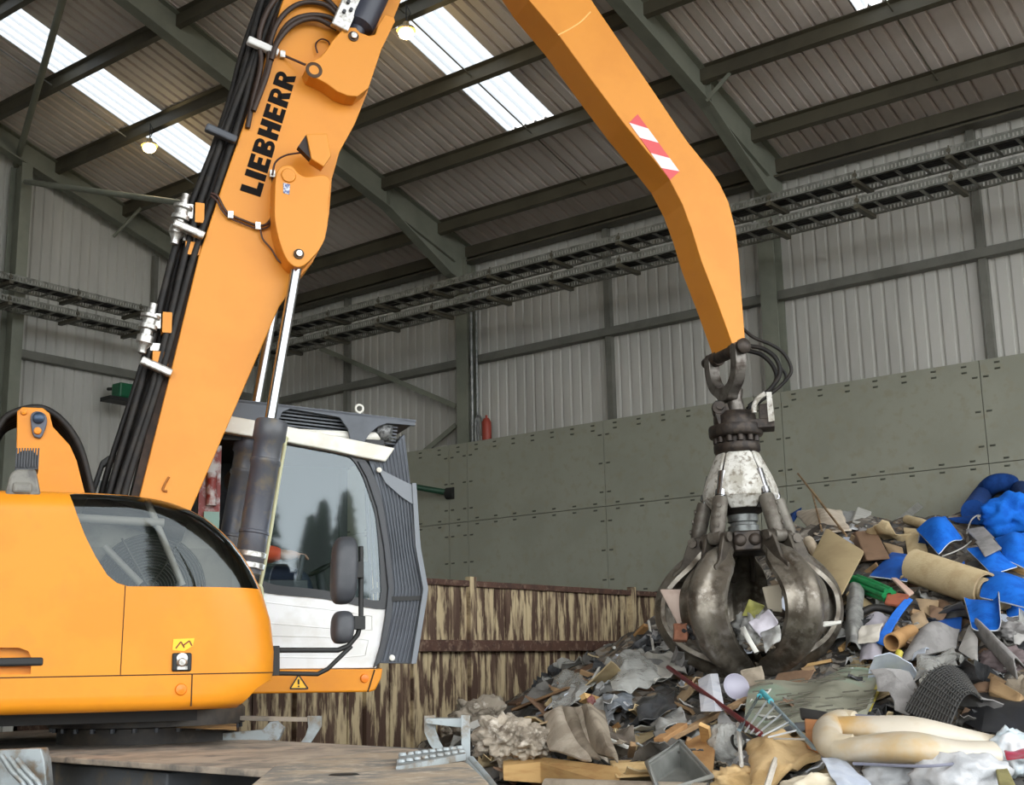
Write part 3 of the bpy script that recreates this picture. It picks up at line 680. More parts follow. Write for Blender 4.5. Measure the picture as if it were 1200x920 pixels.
# dark steel tip boss with the pin
m = MB(); P = mt(866, 409, -.2); m.cyl(P, P + Vector((0, .09, 0)), .06, 20); m.cyl(P + Vector((0, .31, 0)), P + Vector((0, .42, 0)), .06, 20); m.cyl(P + Vector((0, .02, 0)), P + Vector((0, .4, 0)), .045, 16)
m.build('arm_tip', M('greasy_steel', (66, 54, 44), (44, 38, 34), scale=14, rough=.55, metal=.4), arm)
# ---- arm cylinder with its valve block
A = mt(414, 43, -.3); B = mt(470, -75, -.3); D = (B - A)
m = MB(); m.lathe([(0, -.05), (.05, -.05), (.06, 0), (.06, .05), (.11, .08), (.115, .12), (.115, 1.2), (0, 1.2)], A + D.normalized() * .02, D, 22)
ac = m.build('arm_cylinder', M('cylinder_navy', (50, 54, 66), rough=.4), EX)
m = MB(); m.bar(mt(397, 34, -.36), mt(425, -30, -.36), .13, .06, up=(0, 1, 0)); vb = m.build('valve_block', silver, ac, bevel=.01)
m = MB()
for (x, y) in ((408, 3), (403, 14), (411, 12), (416, -8)): m.lathe([(.014, 0), (.014, .02), (0, .02)], mt(x, y, -.39), (0, -1, 0), 8)
m.build('bolt_head', dark, vb)

# ---- cab
CB = .1
cab = None
m = MB(); cp = lambda pts: T2(pts, CB)
# lower white panel with pressed ribs
lowp = [(232, 676), (300, 688), (360, 697), (420, 707), (453, 713), (452, 730), (447, 757), (441, 783), (232, 785)]
m.prism(cp(lowp), AXB, CB, CB + .06); cab = m.build('cab', white, EX, bevel=.006); cab['label'] = 'white operator cab with dark window frames'
m = MB()
for rect in ([(312, 706), (400, 716), (436, 722), (436, 738), (395, 737), (312, 730)], [(312, 745), (400, 747), (432, 750), (428, 768), (395, 771), (312, 770)]):
    pts = cp(rect); P3 = [Vector((u, CB - .001, v)) for u, v in pts]; m.tube(P3, .004, 6, closed=True)
m.build('panel_rib', white, cab)
# bodywork that closes the cab: floor, rear wall, far side, roof
aR, aF = mt(232, 600, CB).x, 1.52
m = MB(); m.bb((aR, CB + .02, 1.50), (aF, 1.2, 1.56)); m.bb((aR, CB + .02, 1.5), (aR + .05, 1.2, 2.2)); m.bb((aR, 1.15, 1.5), (aF, 1.2, 2.1)); m.bb((aR, CB + .03, 3.06), (aF + .05, 1.2, 3.12))
for aa in (aR, .85, aF - .03): m.bb((aa, 1.14, 2.0), (aa + .06, 1.2, 3.1))
m.bb((aR, CB + .02, 2.1), (aR + .05, CB + .12, 3.1)); m.bb((aR, CB + .3, 3.0), (aR + .05, 1.2, 3.1))
m.bb((aR, 1.16, 2.08), (aF, 1.17, 3.1))  # opaque dark sheet over the far window, makes the interior look dark
m.build('cab_shell', M('cab_dark', (38, 40, 42), rough=.6), cab)
# window: black border frame and the pane
gout = [(318, 508), (352, 516), (395, 526), (424, 537), (437, 556), (448, 590), (455, 640), (457, 690), (453, 714), (380, 702), (296, 689), (303, 640), (311, 560)]
gin = [(332, 517), (360, 522), (395, 529), (412, 538), (424, 556), (432, 578), (440, 605), (444, 645), (446, 690), (443, 704), (380, 692), (306, 680), (311, 640), (318, 560)]
P1 = [(q.x, q.y) for q in spline(cp(gout), 5, True)]; P2 = [(q.x, q.y) for q in spline(cp(gin), 5, True)]
# re-sample both loops to the same count and bridge
def resample(P, n, ang=True):
    cx = sum(p[0] for p in P2) / len(P2); cz = sum(p[1] for p in P2) / len(P2); out = []
    for i in range(n):
        t = 2 * PI * i / n; d = (math.cos(t), math.sin(t)); best = None
        for p, q in zip(P, P[1:] + P[:1]):
            ex, ez = q[0] - p[0], q[1] - p[1]; den = d[0] * ez - d[1] * ex
            if abs(den) < 1e-9: continue
            s_ = ((p[0] - cx) * ez - (p[1] - cz) * ex) / den; u_ = ((p[0] - cx) * d[1] - (p[1] - cz) * d[0]) / den
            if s_ > 0 and -1e-6 <= u_ <= 1 + 1e-6: best = s_ if best is None else max(best, s_)
        out.append((cx + d[0] * best, cz + d[1] * best))
    return out
R1, R2 = resample(P1, 96), resample(P2, 96); n = 96; m = MB()
for (y0) in (CB - .012,):
    vs = [Vector((a, y, z)) for y in (y0, y0 + .05) for L in (R1, R2) for a, z in L]
    fs = []
    for i in range(n):
        j = (i + 1) % n
        fs += [(i, j, n + j, n + i), (2 * n + i, 3 * n + i, 3 * n + j, 2 * n + j), (i, 2 * n + i, 2 * n + j, j), (n + i, n + j, 3 * n + j, 3 * n + i)]
    m.add(vs, fs)
wf = m.build('window_frame', M('frame_black', (28, 30, 33), rough=.3), cab)
cg = bpy.data.materials.new('cab_glass'); cg.use_nodes = True; nt = cg.node_tree; nt.nodes.remove(nt.nodes['Principled BSDF']); glass_mat(nt, (.62, .68, .68, 1), 1.5, .045)
m = MB(); m.add([Vector((a, CB + .004, z)) for a, z in R2] + [Vector((sum(a for a, z in R2) / n, CB + .004, sum(z for a, z in R2) / n))], [(i, (i + 1) % n, n) for i in range(n)]); m.build('pane', cg, wf)
plate('pillar', [(419, 540), (428, 541), (438, 556), (449, 590), (457, 640), (462, 690), (459, 725), (452, 760), (446, 777), (438, 783), (446, 757), (452, 722), (455, 690), (450, 640), (442, 595), (430, 560)], CB - .03, CB + .05, M('pillar_grey', (50, 53, 58), rough=.45), cab)
# seat and console inside
sm_ = M('seat_cloth', (40, 42, 46), rough=.9)
m = MB(); m.bb((.50, .42, 1.95), (.95, .9, 2.1)); m.bb((.40, .42, 2.05), (.54, .9, 2.75)); m.bb((.6, .5, 1.56), (.86, .82, 1.95)); st = m.build('operator_seat', sm_, cab, bevel=.03)
m = MB(); m.bb((.55, .2, 1.56), (1.05, .38, 2.12)); m.cyl((1.0, .29, 2.1), (1.03, .29, 2.3), .02, 8); m.cyl((1.35, .62, 1.56), (1.22, .62, 2.2), .035, 10); m.bb((1.3, .3, 1.9), (1.5, .95, 2.05)); m.bb((1.38, .24, 2.0), (1.5, .42, 2.25)); m.build('console', dark, cab, bevel=.015)
m = MB(); m.tube([(1.22 + .17 * math.cos(t) * .35, .62 + .17 * math.sin(t), 2.22 + .17 * math.cos(t) * .2) for t in [2 * PI * i / 24 for i in range(24)]], .014, 8, closed=True); m.build('steering_wheel', black, cab)
# white roof edge
plate('roof_edge', [(225, 478), (264, 486), (330, 498), (395, 511), (463, 525), (452, 541), (420, 535), (395, 529), (330, 517), (225, 500)], CB - .06, CB + .02, cream, cab, bev=.01)
m = MB(); m.bb((aR, CB + .02, 3.1), (1.55, 1.2, 3.16)); m.build('roof', cream, cab, bevel=.02)
# roof guard
rg = plate('roof_guard', [(226, 463), (300, 471), (486, 493), (487, 499), (454, 496), (443, 500), (433, 508), (426, 520), (411, 517), (408, 503), (398, 489), (340, 479), (331, 483), (324, 497), (226, 484)], CB - .03, CB - .005, gmet, cab, bev=.003)
m = MB(); A, B = mt(226, 463, CB), mt(486, 493, CB); m.add([Vector((p.x, b, p.z + dz)) for p in (A, B) for b in (CB - .03, 1.28) for dz in (0, -.02)], [(0, 1, 3, 2), (4, 6, 7, 5), (0, 4, 5, 1), (2, 3, 7, 6), (0, 2, 6, 4), (1, 5, 7, 3)])
for k in range(7):
    d = .022 * k; m.add([Vector((p.x, b, p.z - .035 - d + dz)) for p in (A + Vector((.1, 0, 0)), B + Vector((-.12, 0, .01))) for b in (CB + .01 + .012 * k, CB + .03 + .012 * k) for dz in (0, -.011)], [(0, 1, 3, 2), (4, 6, 7, 5), (0, 4, 5, 1), (2, 3, 7, 6), (0, 2, 6, 4), (1, 5, 7, 3)])
m.build('louvre', gmet, rg)
P = mt(421, 479, .3); m = MB(); m.tube([P + Vector((.028 * math.cos(t), 0, .028 * math.sin(t))) for t in [2 * PI * i / 20 for i in range(20)]], .009, 8, closed=True); m.cyl(P + Vector((0, 0, -.07)), P + Vector((0, 0, -.025)), .012, 8); m.build('eyebolt', cream, rg)
P = mt(449, 506, CB + .06); m = MB(); m.lathe([(0, .07), (.06, .06), (.075, 0), (.06, -.04), (0, -.06)], P, (1, -.4, -.2), 16); m.box(P + Vector((0, 0, .07)), (.06, .05, .05)); m.build('work_lamp', M('lamp_glass', (120, 122, 122), (60, 62, 62), scale=40, rough=.3), rg, bevel=.006)
# ribbed front guard
fg = [(432, 540), (446, 536), (462, 523), (474, 508), (478, 540), (482, 575), (486, 630), (495, 680), (499, 692), (497, 705), (491, 745), (484, 778), (441, 777), (450, 745), (457, 716), (461, 690), (457, 640), (449, 590), (438, 555)]
guard = plate('front_guard', fg, CB - .01, CB + .03, gmet, cab, bev=.004)
m = MB()
for k in range(9):
    t = .06 + .88 * k / 8
    L_ = [(438, 545), (450, 592), (458, 640), (462, 690), (458, 718), (451, 745), (443, 775)]; R_ = [(474, 512), (482, 575), (487, 640), (498, 692), (496, 708), (490, 745), (483, 776)]
    pts = [(l[0] * (1 - t) + r_[0] * t, l[1] * (1 - t) + r_[1] * t) for l, r_ in zip(L_, R_)]
    m.tube([mt(x, y, CB - .012) for x, y in pts], .009, 6)
m.build('guard_rib', gmet, guard)
plate('guard_edge', [(483, 566), (488, 566), (493, 640), (502, 690), (500, 705), (488, 778), (482, 778), (494, 704), (496, 690), (487, 640)], CB - .05, CB + .04, M('edge_grey', (112, 118, 124), rough=.45), guard, bev=.002)
plate('guard_bracket', [(443, 549), (448, 551), (478, 566), (483, 568), (485, 592), (470, 582), (452, 566)], CB - .04, CB - .028, M('edge_grey', (112, 118, 124)), guard, bev=.002)
plate('guard_joint', [(459, 699), (498, 698), (498, 703), (459, 705)], CB - .03, CB + .0, black, guard, bev=0)
m = MB(); m.lathe([(.022, 0), (.02, .015), (0, .02)], mt(459, 771, CB - .012), (0, -1, 0), 12); m.lathe([(.02, 0), (.018, .015), (0, .02)], mt(444, 551, CB - .04), (0, -1, 0), 12); m.build('guard_bolt', cream, guard)
m = MB()
for k in range(9): m.cyl((1.78, CB + .05 + k * .13, 1.58), (1.70, CB + .05 + k * .13, 3.14), .014, 6)
for zz in (1.60, 2.1, 3.12): m.cyl((1.78 - (zz - 1.58) * .05, CB + .05, zz), (1.78 - (zz - 1.58) * .05, 1.2, zz), .02, 6)
m.build('front_grille', gmet, guard)
# orange cab base
base = plate('cab_base', [(232, 785), (441, 784), (449, 783), (447, 795), (440, 809), (433, 811), (232, 814)], CB - .02, 1.2, orange, EX, bev=.012, btrace=CB - .02)
m = MB(); a0 = mt(432, 797, CB); m.bar(mt(439, 785, CB - .021), mt(431, 811, CB - .021), .01, .006, up=(0, 1, 0)); m.build('panel_seam', seam, base)
m = MB(); m.lathe([(0, .016), (.026, .014), (.031, 0)], mt(427, 795, CB - .02), (0, -1, 0), 18); m.build('reflector', M('amber_lens', (226, 122, 18)), base)
m = MB(); m.prism(cp([(350, 791), (361, 807), (340, 807)]), AXB, CB - .024, CB - .02, mi=0); tri = m.build('warning_triangle', M('sticker_yellow', (250, 190, 30)), base)
m = MB(); t3 = [mt(x, y, CB - .026) for x, y in ((350, 791), (361, 807), (340, 807))]
for i in range(3): m.bar(t3[i], t3[(i + 1) % 3], .008, .004, up=(0, 1, 0))
m.bar(mt(350, 796, CB - .026), mt(350, 802, CB - .026), .011, .004, up=(0, 1, 0)); m.bar(mt(350, 803.6, CB - .026), mt(350, 805.3, CB - .026), .011, .004, up=(0, 1, 0)); m.build('triangle_mark', black, tri)
# handrail by the door
m = MB(); m.tube(spline([mt(x, y, CB - .09) for x, y in ((333, 512), (334, 520), (327, 560), (314, 640), (304, 690), (299, 716))], 5), .014, 8); m.cyl(mt(334, 514, CB - .09), mt(338, 514, CB), .018, 8)
m.tube(spline([mt(x, y, CB - .12) for x, y in ((302, 722), (307, 700), (305, 687), (299, 690), (297, 708))], 5), .013, 8); m.build('handrail', M('rail_cream', (190, 190, 150), rough=.35), EX)
# things behind the boom on the cab side
m = MB(); m.bb((mt(238, 600, .05).x, .0, 2.3), (mt(256, 600, .05).x, .06, 2.55)); m.build('mint_box', M('mint', (120, 150, 140), rough=.6), EX)
m = MB(); P = mt(248, 575, 0.02); m.cyl(P + Vector((0, 0, -.1)), P + Vector((0, 0, .12)), .035, 10); m.bb((P.x - .08, .04, 2.5), (P.x + .06, .06, 3.0)); m.build('filter', M('filter_red', (120, 36, 28), (180, 180, 178), scale=9, rough=.5), EX)
# ---- mirrors on their bracket
MBp = -.95
mb_ = None; m = MB()
m.tube([mt(x, y, MBp) for x, y in ((320, 762), (396, 762), (408, 757), (419, 744), (423, 730), (423, 640))], .016, 10)
m.tube([mt(x, y, MBp) for x, y in ((320, 789), (372, 790), (384, 784), (412, 757))], .014, 10)
m.bar(mt(321, 757, MBp), mt(321, 792, MBp), .06, .05, up=(0, 1, 0)); m.box(mt(420, 668, MBp), (.05, .07, .1)); m.box(mt(420, 730, MBp), (.07, .07, .08))
mb_ = m.build('mirror_bracket', black, EX, bevel=.004)
def mirror(px, wx, hz, nm, rnd):
    P = mt(*px, MBp); m = MB(); prof = []
    N = 28
    def rr_(s_, d):
        out = []
        for i in range(N):
            t = 2 * PI * i / N; c, s2 = math.cos(t), math.sin(t); e = 2 / rnd
            out.append(P + Vector((wx * s_ * math.copysign(abs(c) ** e, c) + .05 * (s2 * hz / .3) * .3, d, hz * s_ * math.copysign(abs(s2) ** e, s2))))
        return out
    rings = [rr_(.55, -.07), rr_(.85, -.055), rr_(.98, -.02), rr_(1, .02), rr_(1, .05), rr_(.94, .055)]
    m.add([p for r_ in rings for p in r_], [(i * N + j, i * N + (j + 1) % N, (i + 1) * N + (j + 1) % N, (i + 1) * N + j) for i in range(5) for j in range(N)], 0, True)
    m.f.append(list(range(N))); m.mi.append(0); m.sm.append(True); m.f.append([5 * N + j for j in range(N)]); m.mi.append(0); m.sm.append(False)
    return m.build(nm, dark, mb_)
mirror((404, 668), .078, .205, 'mirror', 3.4); mirror((402, 735), .066, .098, 'wide_angle_mirror', 2.8)
# ---- lamp, hose stand and hoses at the rear
P = mt(30, 560, -.9)
wl = None; m = MB(); pts = T2([(5, 584), (12, 557), (20, 552), (42, 552), (48, 584)], -1.12); m.prism(pts, AXB, -1.2, -1.0); m.box(mt(26, 572, -1.2), (.1, .03, .06)); wl = m.build('rear_lamp', M('lamp_stone', (118, 116, 108), (84, 82, 78), scale=9, rough=.5), EX, bevel=.015)
m = MB(); pts = T2([(17, 554), (20, 534), (26, 530), (38, 530), (44, 536), (45, 552)], -1.12); m.prism(pts, AXB, -1.18, -1.0)
for k in range(9): a = mt(19 + k * 3.2, 540, -1.18); m.bb((a.x - .004, -1.195, a.z - .04), (a.x + .004, -1.0, a.z + .07))
m.build('lamp_fins', dark, wl, bevel=.004)
plate('hose_stand', [(18, 600), (20, 482), (26, 477), (50, 478), (58, 484), (62, 500), (82, 522), (90, 540), (105, 600)], -.36, -.30, orange, EX, btrace=-.36)
hs = plate('stand_link', [(36, 487), (44, 482), (53, 486), (55, 496), (49, 512), (43, 513), (38, 508)], -.385, -.36, M('link_slate', (66, 72, 86), rough=.4), EX, bev=.006, k=4, btrace=-.38)
m = MB(); m.lathe([(0, .03), (.02, .03), (.034, .02), (.036, 0)], mt(45, 490, -.385), (0, -1, 0), 16); m.build('link_bolt', M('bolt_blue', (52, 68, 88), rough=.35, metal=.5), hs)
for P_, r_ in ((mt(44, 505, -.385), .024), (mt(28, 483, -.36), .02)):
    m = MB(); m.lathe([(0, .02), (r_ * .85, .016), (r_, 0)], P_, (0, -1, 0), 14); m.build('link_pin', orange, hs)
for i in range(6):
    o_ = 3.2 * i; b = -.26 + .05 * i
    m = MB(); m.tube(spline([mt(x, y, b) for x, y in ((112 - o_ * .4, 600), (104 - o_ * .5, 560), (92 - o_ * .6, 520 + o_ * .2), (72 - o_ * .6, 492 + o_ * .5), (48 - o_ * .2, 478 + o_), (20 - o_ * .2, 482 + o_), (2 - o_ * .2, 495 + o_), (-12, 530 + o_), (-20, 590))], 6), .022, 10); m.build('loop_hose', rubber, EX)
plate('side_frame', [(106, 575), (118, 540), (128, 533), (146, 533), (146, 540), (130, 541), (122, 547), (112, 578)], .02, .1, black, EX, bev=.01)
m = MB(); m.bb((mt(116, 560, .1).x, .1, 2.3), (mt(150, 560, .1).x, .12, 2.75)); m.build('rear_pane', M('dull_glass', (100, 112, 106), rough=.2), EX)

# ---- undercarriage
UA = math.radians(137)
Uv = _h * math.cos(UA) + _r * math.sin(UA); Vv = Vector((-Uv.y, Uv.x, 0))          # long axis, left of it
def um(u, v, z): return loc(O + Uv * u + Vv * v + Vector((0, 0, z)))
def ubox(m, lo, hi, mi=0):
    vs = [um(u, v, z) for u in (lo[0], hi[0]) for v in (lo[1], hi[1]) for z in (lo[2], hi[2])]
    m.add(vs, [(0, 1, 3, 2), (4, 6, 7, 5), (0, 4, 5, 1), (2, 3, 7, 6), (0, 2, 6, 4), (1, 5, 7, 3)], mi)
NV = 1 if (Vv.dot(-_h) < 0) else 1
sgn0 = 1 if Vv.dot(CAM - O) > 0 else -1
def zp(x, y, z): return loc(onplane(x, y, (0, 0, 1), z))
dk = [zp(x, y, 1.1) for x, y in ((55, 886), (325, 904), (420, 894), (500, 886), (490, 878), (400, 872), (300, 867))] + [um(-2.4, -sgn0 * 1.0, 1.1), um(-2.4, sgn0 * 1.0, 1.1)]
m = MB(); n = len(dk); m.add(dk + [p - Vector((0, 0, .03)) for p in dk], [(i, (i + 1) % n, n + (i + 1) % n, n + i) for i in range(n)] + [tuple(range(n)), tuple(n + i for i in range(n))[::-1]]); deck = m.build('deck_plate', dirty, EX, bevel=.006)
m = MB(); ubox(m, (-2.3, -.93, .5), (2.0, .93, 1.05)); ubox(m, (-2.6, -.4, .45), (2.4, .4, .95)); ch = m.build('chassis', under, EX, bevel=.01)
for u in (-1.5, 1.35):
    m = MB(); m.cyl(um(u, -1.15, .5), um(u, 1.15, .5), .12, 12); m.build('axle', under, EX)
    for s_ in (-1, 1):
        m = MB(); m.lathe([(.22, -.14), (.3, -.16), (.41, -.15), (.44, -.1), (.45, 0), (.44, .1), (.41, .15), (.3, .16), (.22, .14), (.2, .05), (0, .05)], um(u, s_ * .95, .45), um(0, 1, 0) - um(0, 0, 0), 28); m.build('wheel', rubber, EX)
def wp(x, y, D): return loc(atdepth(x, y, D))
def wplate(name, px, D, t, mat, par, bev=.006, tilt=0):
    """flat plate facing the camera-ish: traced outline at depth D (+tilt per px in x), thickness t away"""
    m = MB(); A = [wp(x, y, D + tilt * (x - px[0][0])) for x, y in px]; off = loc(O + _h * t) ; n = len(A)
    m.add(A + [p + off for p in A], [(i, (i + 1) % n, n + (i + 1) % n, n + i) for i in range(n)] + [tuple(range(n))[::-1], tuple(n + i for i in range(n))])
    return m.build(name, mat, par, bevel=bev)
# dirt-covered outrigger housing at the right end
def zp(x, y, z): return loc(onplane(x, y, (0, 0, 1), z))
hp = [(322, 896), (352, 890), (383, 886), (440, 881), (476, 879), (525, 885), (549, 894), (572, 915), (590, 940), (600, 990), (230, 990), (290, 922)]
m = MB(); top = [zp(x, y, 1.115) for x, y in hp]; n = len(top); dn = Vector((0, 0, -.5))
m.add(top + [p + dn for p in top], [(i, (i + 1) % n, n + (i + 1) % n, n + i) for i in range(n)] + [tuple(range(n)), tuple(n + i for i in range(n))[::-1]])
og = m.build('outrigger_housing', M('caked_dirt', (158, 144, 124), (120, 118, 112), scale=3, rough=.9, bump=.5, bscale=24, c3=(176, 164, 146), s3=14), EX, bevel=.012)
m = MB(); m.lathe([(0, .004), (.05, .004), (.06, 0)], zp(403, 908, 1.115), (0, 0, 1), 18); m.build('lifting_hole', black, og)
# step: posts, tread and serrated foot plate
st_ = wplate('step_post', [(540, 838), (551, 838), (551, 896), (541, 896)], 6.3, .012, galv2, EX, .002)
wplate('step_bar', [(498, 842), (541, 842), (541, 853), (498, 848)], 6.35, .14, galv2, st_, .003)
wplate('step_leg', [(497, 839), (510, 838), (511, 856), (515, 868), (524, 884), (512, 884), (503, 872), (497, 858)], 6.4, .012, galv2, st_, .002)
m = MB(); A = [zp(464, 907, 1.10), zp(546, 891, 1.12), zp(541, 882, 1.12), zp(468, 890, 1.12)]
m.add(A + [p + Vector((0, 0, .028)) for p in A], [(0, 1, 5, 4), (1, 2, 6, 5), (2, 3, 7, 6), (3, 0, 4, 7), (3, 2, 1, 0), (4, 5, 6, 7)])
for i in range(9):
    for j in range(2):
        u, v = (i + .5) / 9, (j + .5) / 2; P = (A[0] * (1 - u) + A[1] * u) * (1 - v) + (A[3] * (1 - u) + A[2] * u) * v + Vector((0, 0, .028)); m.lathe([(.02, 0), (.016, .012), (.008, .012), (.006, .002)], P, (0, 0, 1), 8)
m.build('foot_plate', galv2, st_, bevel=.004)
m = MB(); m.tube([wp(545, 892, 6.3), wp(562, 912, 6.2), wp(580, 935, 6.1)], .02, 8); m.tube([wp(551, 890, 6.3), wp(570, 912, 6.2), wp(588, 935, 6.1)], .02, 8); m.build('step_rail', galv2, st_)
# second step behind, under the cab
s2 = wplate('step_post', [(360, 839), (377, 839), (377, 851), (366, 868), (362, 873), (350, 873), (358, 862), (361, 852)], 8.2, .014, galv2, EX, .002)
wplate('step_bar', [(225, 838), (360, 841), (360, 846), (300, 845), (225, 842)], 8.3, .1, dirty, s2, .002)
wplate('step_leg', [(252, 860), (308, 855), (316, 846), (324, 845), (333, 853), (326, 868), (252, 868)], 8.2, .05, galv2, s2, .003)
m = MB(); m.add([zp(x, y, z) for z in (1.12, 1.2) for x, y in ((205, 846), (277, 848), (277, 856), (205, 853))], [(0, 1, 5, 4), (1, 2, 6, 5), (2, 3, 7, 6), (3, 0, 4, 7), (0, 1, 2, 3), (4, 5, 6, 7)]); m.build('rear_tread', M('tread_rust', (170, 140, 84), (90, 66, 40), scale=12, rough=.8), s2)
# left bracket with ribbed casting
lb_ = wplate('outrigger_bracket', [(-20, 880), (48, 877), (52, 892), (55, 925), (-20, 925)], 6.5, .1, galv2, EX, .006)
m = MB()
for k in range(3):
    o_ = 9 * k; m.tube([wp(2 + o_, 886 + 2 * k, 6.42), wp(14 + o_, 904, 6.4), wp(26 + o_, 916, 6.4), wp(34 + o_, 930, 6.4)], .014, 8)
m.build('bracket_rib', galv2, lb_)
wplate('bracket_slot', [(8, 889), (15, 890), (28, 904), (24, 906)], 6.41, .02, black, lb_, 0)
# bolts around the ring
m = MB()
for k in range(28):
    t = 2 * PI * k / 28; m.cyl((.57 * math.cos(t), .57 * math.sin(t), 1.195), (.57 * math.cos(t), .57 * math.sin(t), 1.17), .016, 6)
m.build('ring_bolt', dark, EX)['kind'] = 'stuff'

# ================================================================ THE OPERATOR
OP = thing('person', 'person seated behind the cab window in orange high visibility jacket and navy trousers', 'person', EX.location, EX.rotation_euler.z)
def skin(name, nodes, edges, mat, parent, sub=2):
    me = bpy.data.meshes.new(name); me.from_pydata([n[0] for n in nodes], edges, []); o = bpy.data.objects.new(name, me); COL.objects.link(o)
    md = o.modifiers.new('s', 'SKIN'); 
    for v, n in zip(me.skin_vertices[0].data if me.skin_vertices else [], nodes): v.radius = n[1] if isinstance(n[1], tuple) else (n[1], n[1])
    if not me.skin_vertices:
        bpy.context.view_layer.objects.active = o; bpy.ops.object.modifier_remove(modifier=md.name); md = o.modifiers.new('s', 'SKIN')
    me.skin_vertices[0].data[0].use_root = True
    md.use_smooth_shade = True; ss = o.modifiers.new('sub', 'SUBSURF'); ss.levels = ss.render_levels = sub
    dg = bpy.context.evaluated_depsgraph_get(); dg.update(); m2 = bpy.data.meshes.new_from_object(o.evaluated_get(dg)); o.modifiers.clear(); o.data = m2; m2.materials.clear(); m2.materials.append(mat)
    for p in m2.polygons: p.use_smooth = True
    o.parent = parent; return o
flesh = M('flesh', (206, 158, 132), (194, 146, 120), scale=9, rough=.6)
cx, cy = .62, .66
B_ = [((cx, cy, 2.16), (.13, .15)), ((cx - .02, cy, 2.32), (.12, .15)), ((cx - .04, cy, 2.50), (.12, .17)), ((cx - .03, cy, 2.62), (.07, .08)), ((cx, cy, 2.70), (.055, .055)), ((cx + .02, cy, 2.80), (.085, .075)), ((cx + .02, cy, 2.90), (.075, .07)),
      ((cx - .02, cy - .19, 2.55), .062), ((cx + .08, cy - .25, 2.33), .05), ((cx + .32, cy - .30, 2.30), .036), ((cx + .38, cy - .31, 2.30), (.036, .022)),
      ((cx - .02, cy + .19, 2.55), .062), ((cx + .08, cy + .25, 2.33), .05), ((cx + .36, cy + .12, 2.34), .036), ((cx + .42, cy + .10, 2.34), (.036, .022)),
      ((cx + .04, cy - .10, 2.15), .09), ((cx + .46, cy - .12, 2.16), .07), ((cx + .52, cy - .12, 1.70), .045), ((cx + .64, cy - .12, 1.62), .035),
      ((cx + .04, cy + .10, 2.15), .09), ((cx + .46, cy + .12, 2.16), .07), ((cx + .52, cy + .12, 1.70), .045), ((cx + .64, cy + .12, 1.62), .035)]
E_ = [(0, 1), (1, 2), (2, 3), (3, 4), (4, 5), (5, 6), (2, 7), (7, 8), (8, 9), (9, 10), (2, 11), (11, 12), (12, 13), (13, 14), (0, 15), (15, 16), (16, 17), (17, 18), (0, 19), (19, 20), (20, 21), (21, 22)]
for hb, sy in ((10, -1), (14, 1)):      # five fingers each
    P = Vector(B_[hb][0])
    for q, L in ((-.022, .062), (-.008, .072), (.007, .068), (.021, .052)):
        k = len(B_); a = P + Vector((.02, q, .004)); B_ += [(tuple(a), .010), (tuple(a + Vector((L * .55, q * .2, -.006))), .009), (tuple(a + Vector((L * .85, q * .25, -L * .5))), .008)]
        E_ += [(hb, k), (k, k + 1), (k + 1, k + 2)]
    k = len(B_); a = P + Vector((-.01, -sy * .03, .01)); B_ += [(tuple(a), .011), (tuple(a + Vector((.04, -sy * .02, -.004))), .009)]; E_ += [(hb, k), (k, k + 1)]
body = skin('body', B_, E_, flesh, OP)
m = MB(); hx = Vector((cx + .02, cy, 2.83))
m.lathe([(0, 0), (.014, .006), (.016, .02), (.0, .03)], hx + Vector((.085, 0, -.02)), (.5, 0, -1), 8); m.build('nose', flesh, OP)
m = MB(); m.lathe([(.086, -.02), (.094, .02), (.088, .07), (.05, .105), (0, .115)], hx + Vector((-.012, 0, .0)), (-.25, 0, 1), 18); m.build('hair', M('hair_brown', (62, 46, 34), rough=.8), OP)
for sy in (-1, 1):
    m = MB(); m.lathe([(0, .008), (.009, .004), (.01, 0)], hx + Vector((.078, sy * .03, .01)), (1, sy * .2, 0), 8); m.build('eye', black, OP)
    m = MB(); m.lathe([(0, .012), (.016, .01), (.024, 0)], hx + Vector((-.005, sy * .076, -.01)), (0, sy, 0), 10); m.build('ear', flesh, OP)
J = [((cx, cy, 2.20), (.15, .17)), ((cx - .02, cy, 2.34), (.145, .17)), ((cx - .04, cy, 2.50), (.14, .185)), ((cx - .03, cy, 2.60), (.09, .10)), ((cx - .02, cy - .2, 2.55), .082), ((cx + .08, cy - .255, 2.33), .07), ((cx + .29, cy - .295, 2.30), .054), ((cx - .02, cy + .2, 2.55), .082), ((cx + .08, cy + .255, 2.33), .07), ((cx + .33, cy + .135, 2.335), .054)]
skin('jacket', J, [(0, 1), (1, 2), (2, 3), (2, 4), (4, 5), (5, 6), (2, 7), (7, 8), (8, 9)], M('hi_vis_orange', (250, 92, 40), (240, 80, 34), scale=8, rough=.7), OP)['label'] = 'orange high visibility jacket'
T_ = [((cx, cy, 2.17), (.15, .17)), ((cx + .05, cy - .10, 2.15), .105), ((cx + .46, cy - .12, 2.16), .085), ((cx + .52, cy - .12, 1.72), .06), ((cx + .05, cy + .10, 2.15), .105), ((cx + .46, cy + .12, 2.16), .085), ((cx + .52, cy + .12, 1.72), .06)]
skin('trousers', T_, [(0, 1), (1, 2), (2, 3), (0, 4), (4, 5), (5, 6)], M('navy_cloth', (38, 46, 66), (30, 38, 56), scale=8, rough=.85), OP)
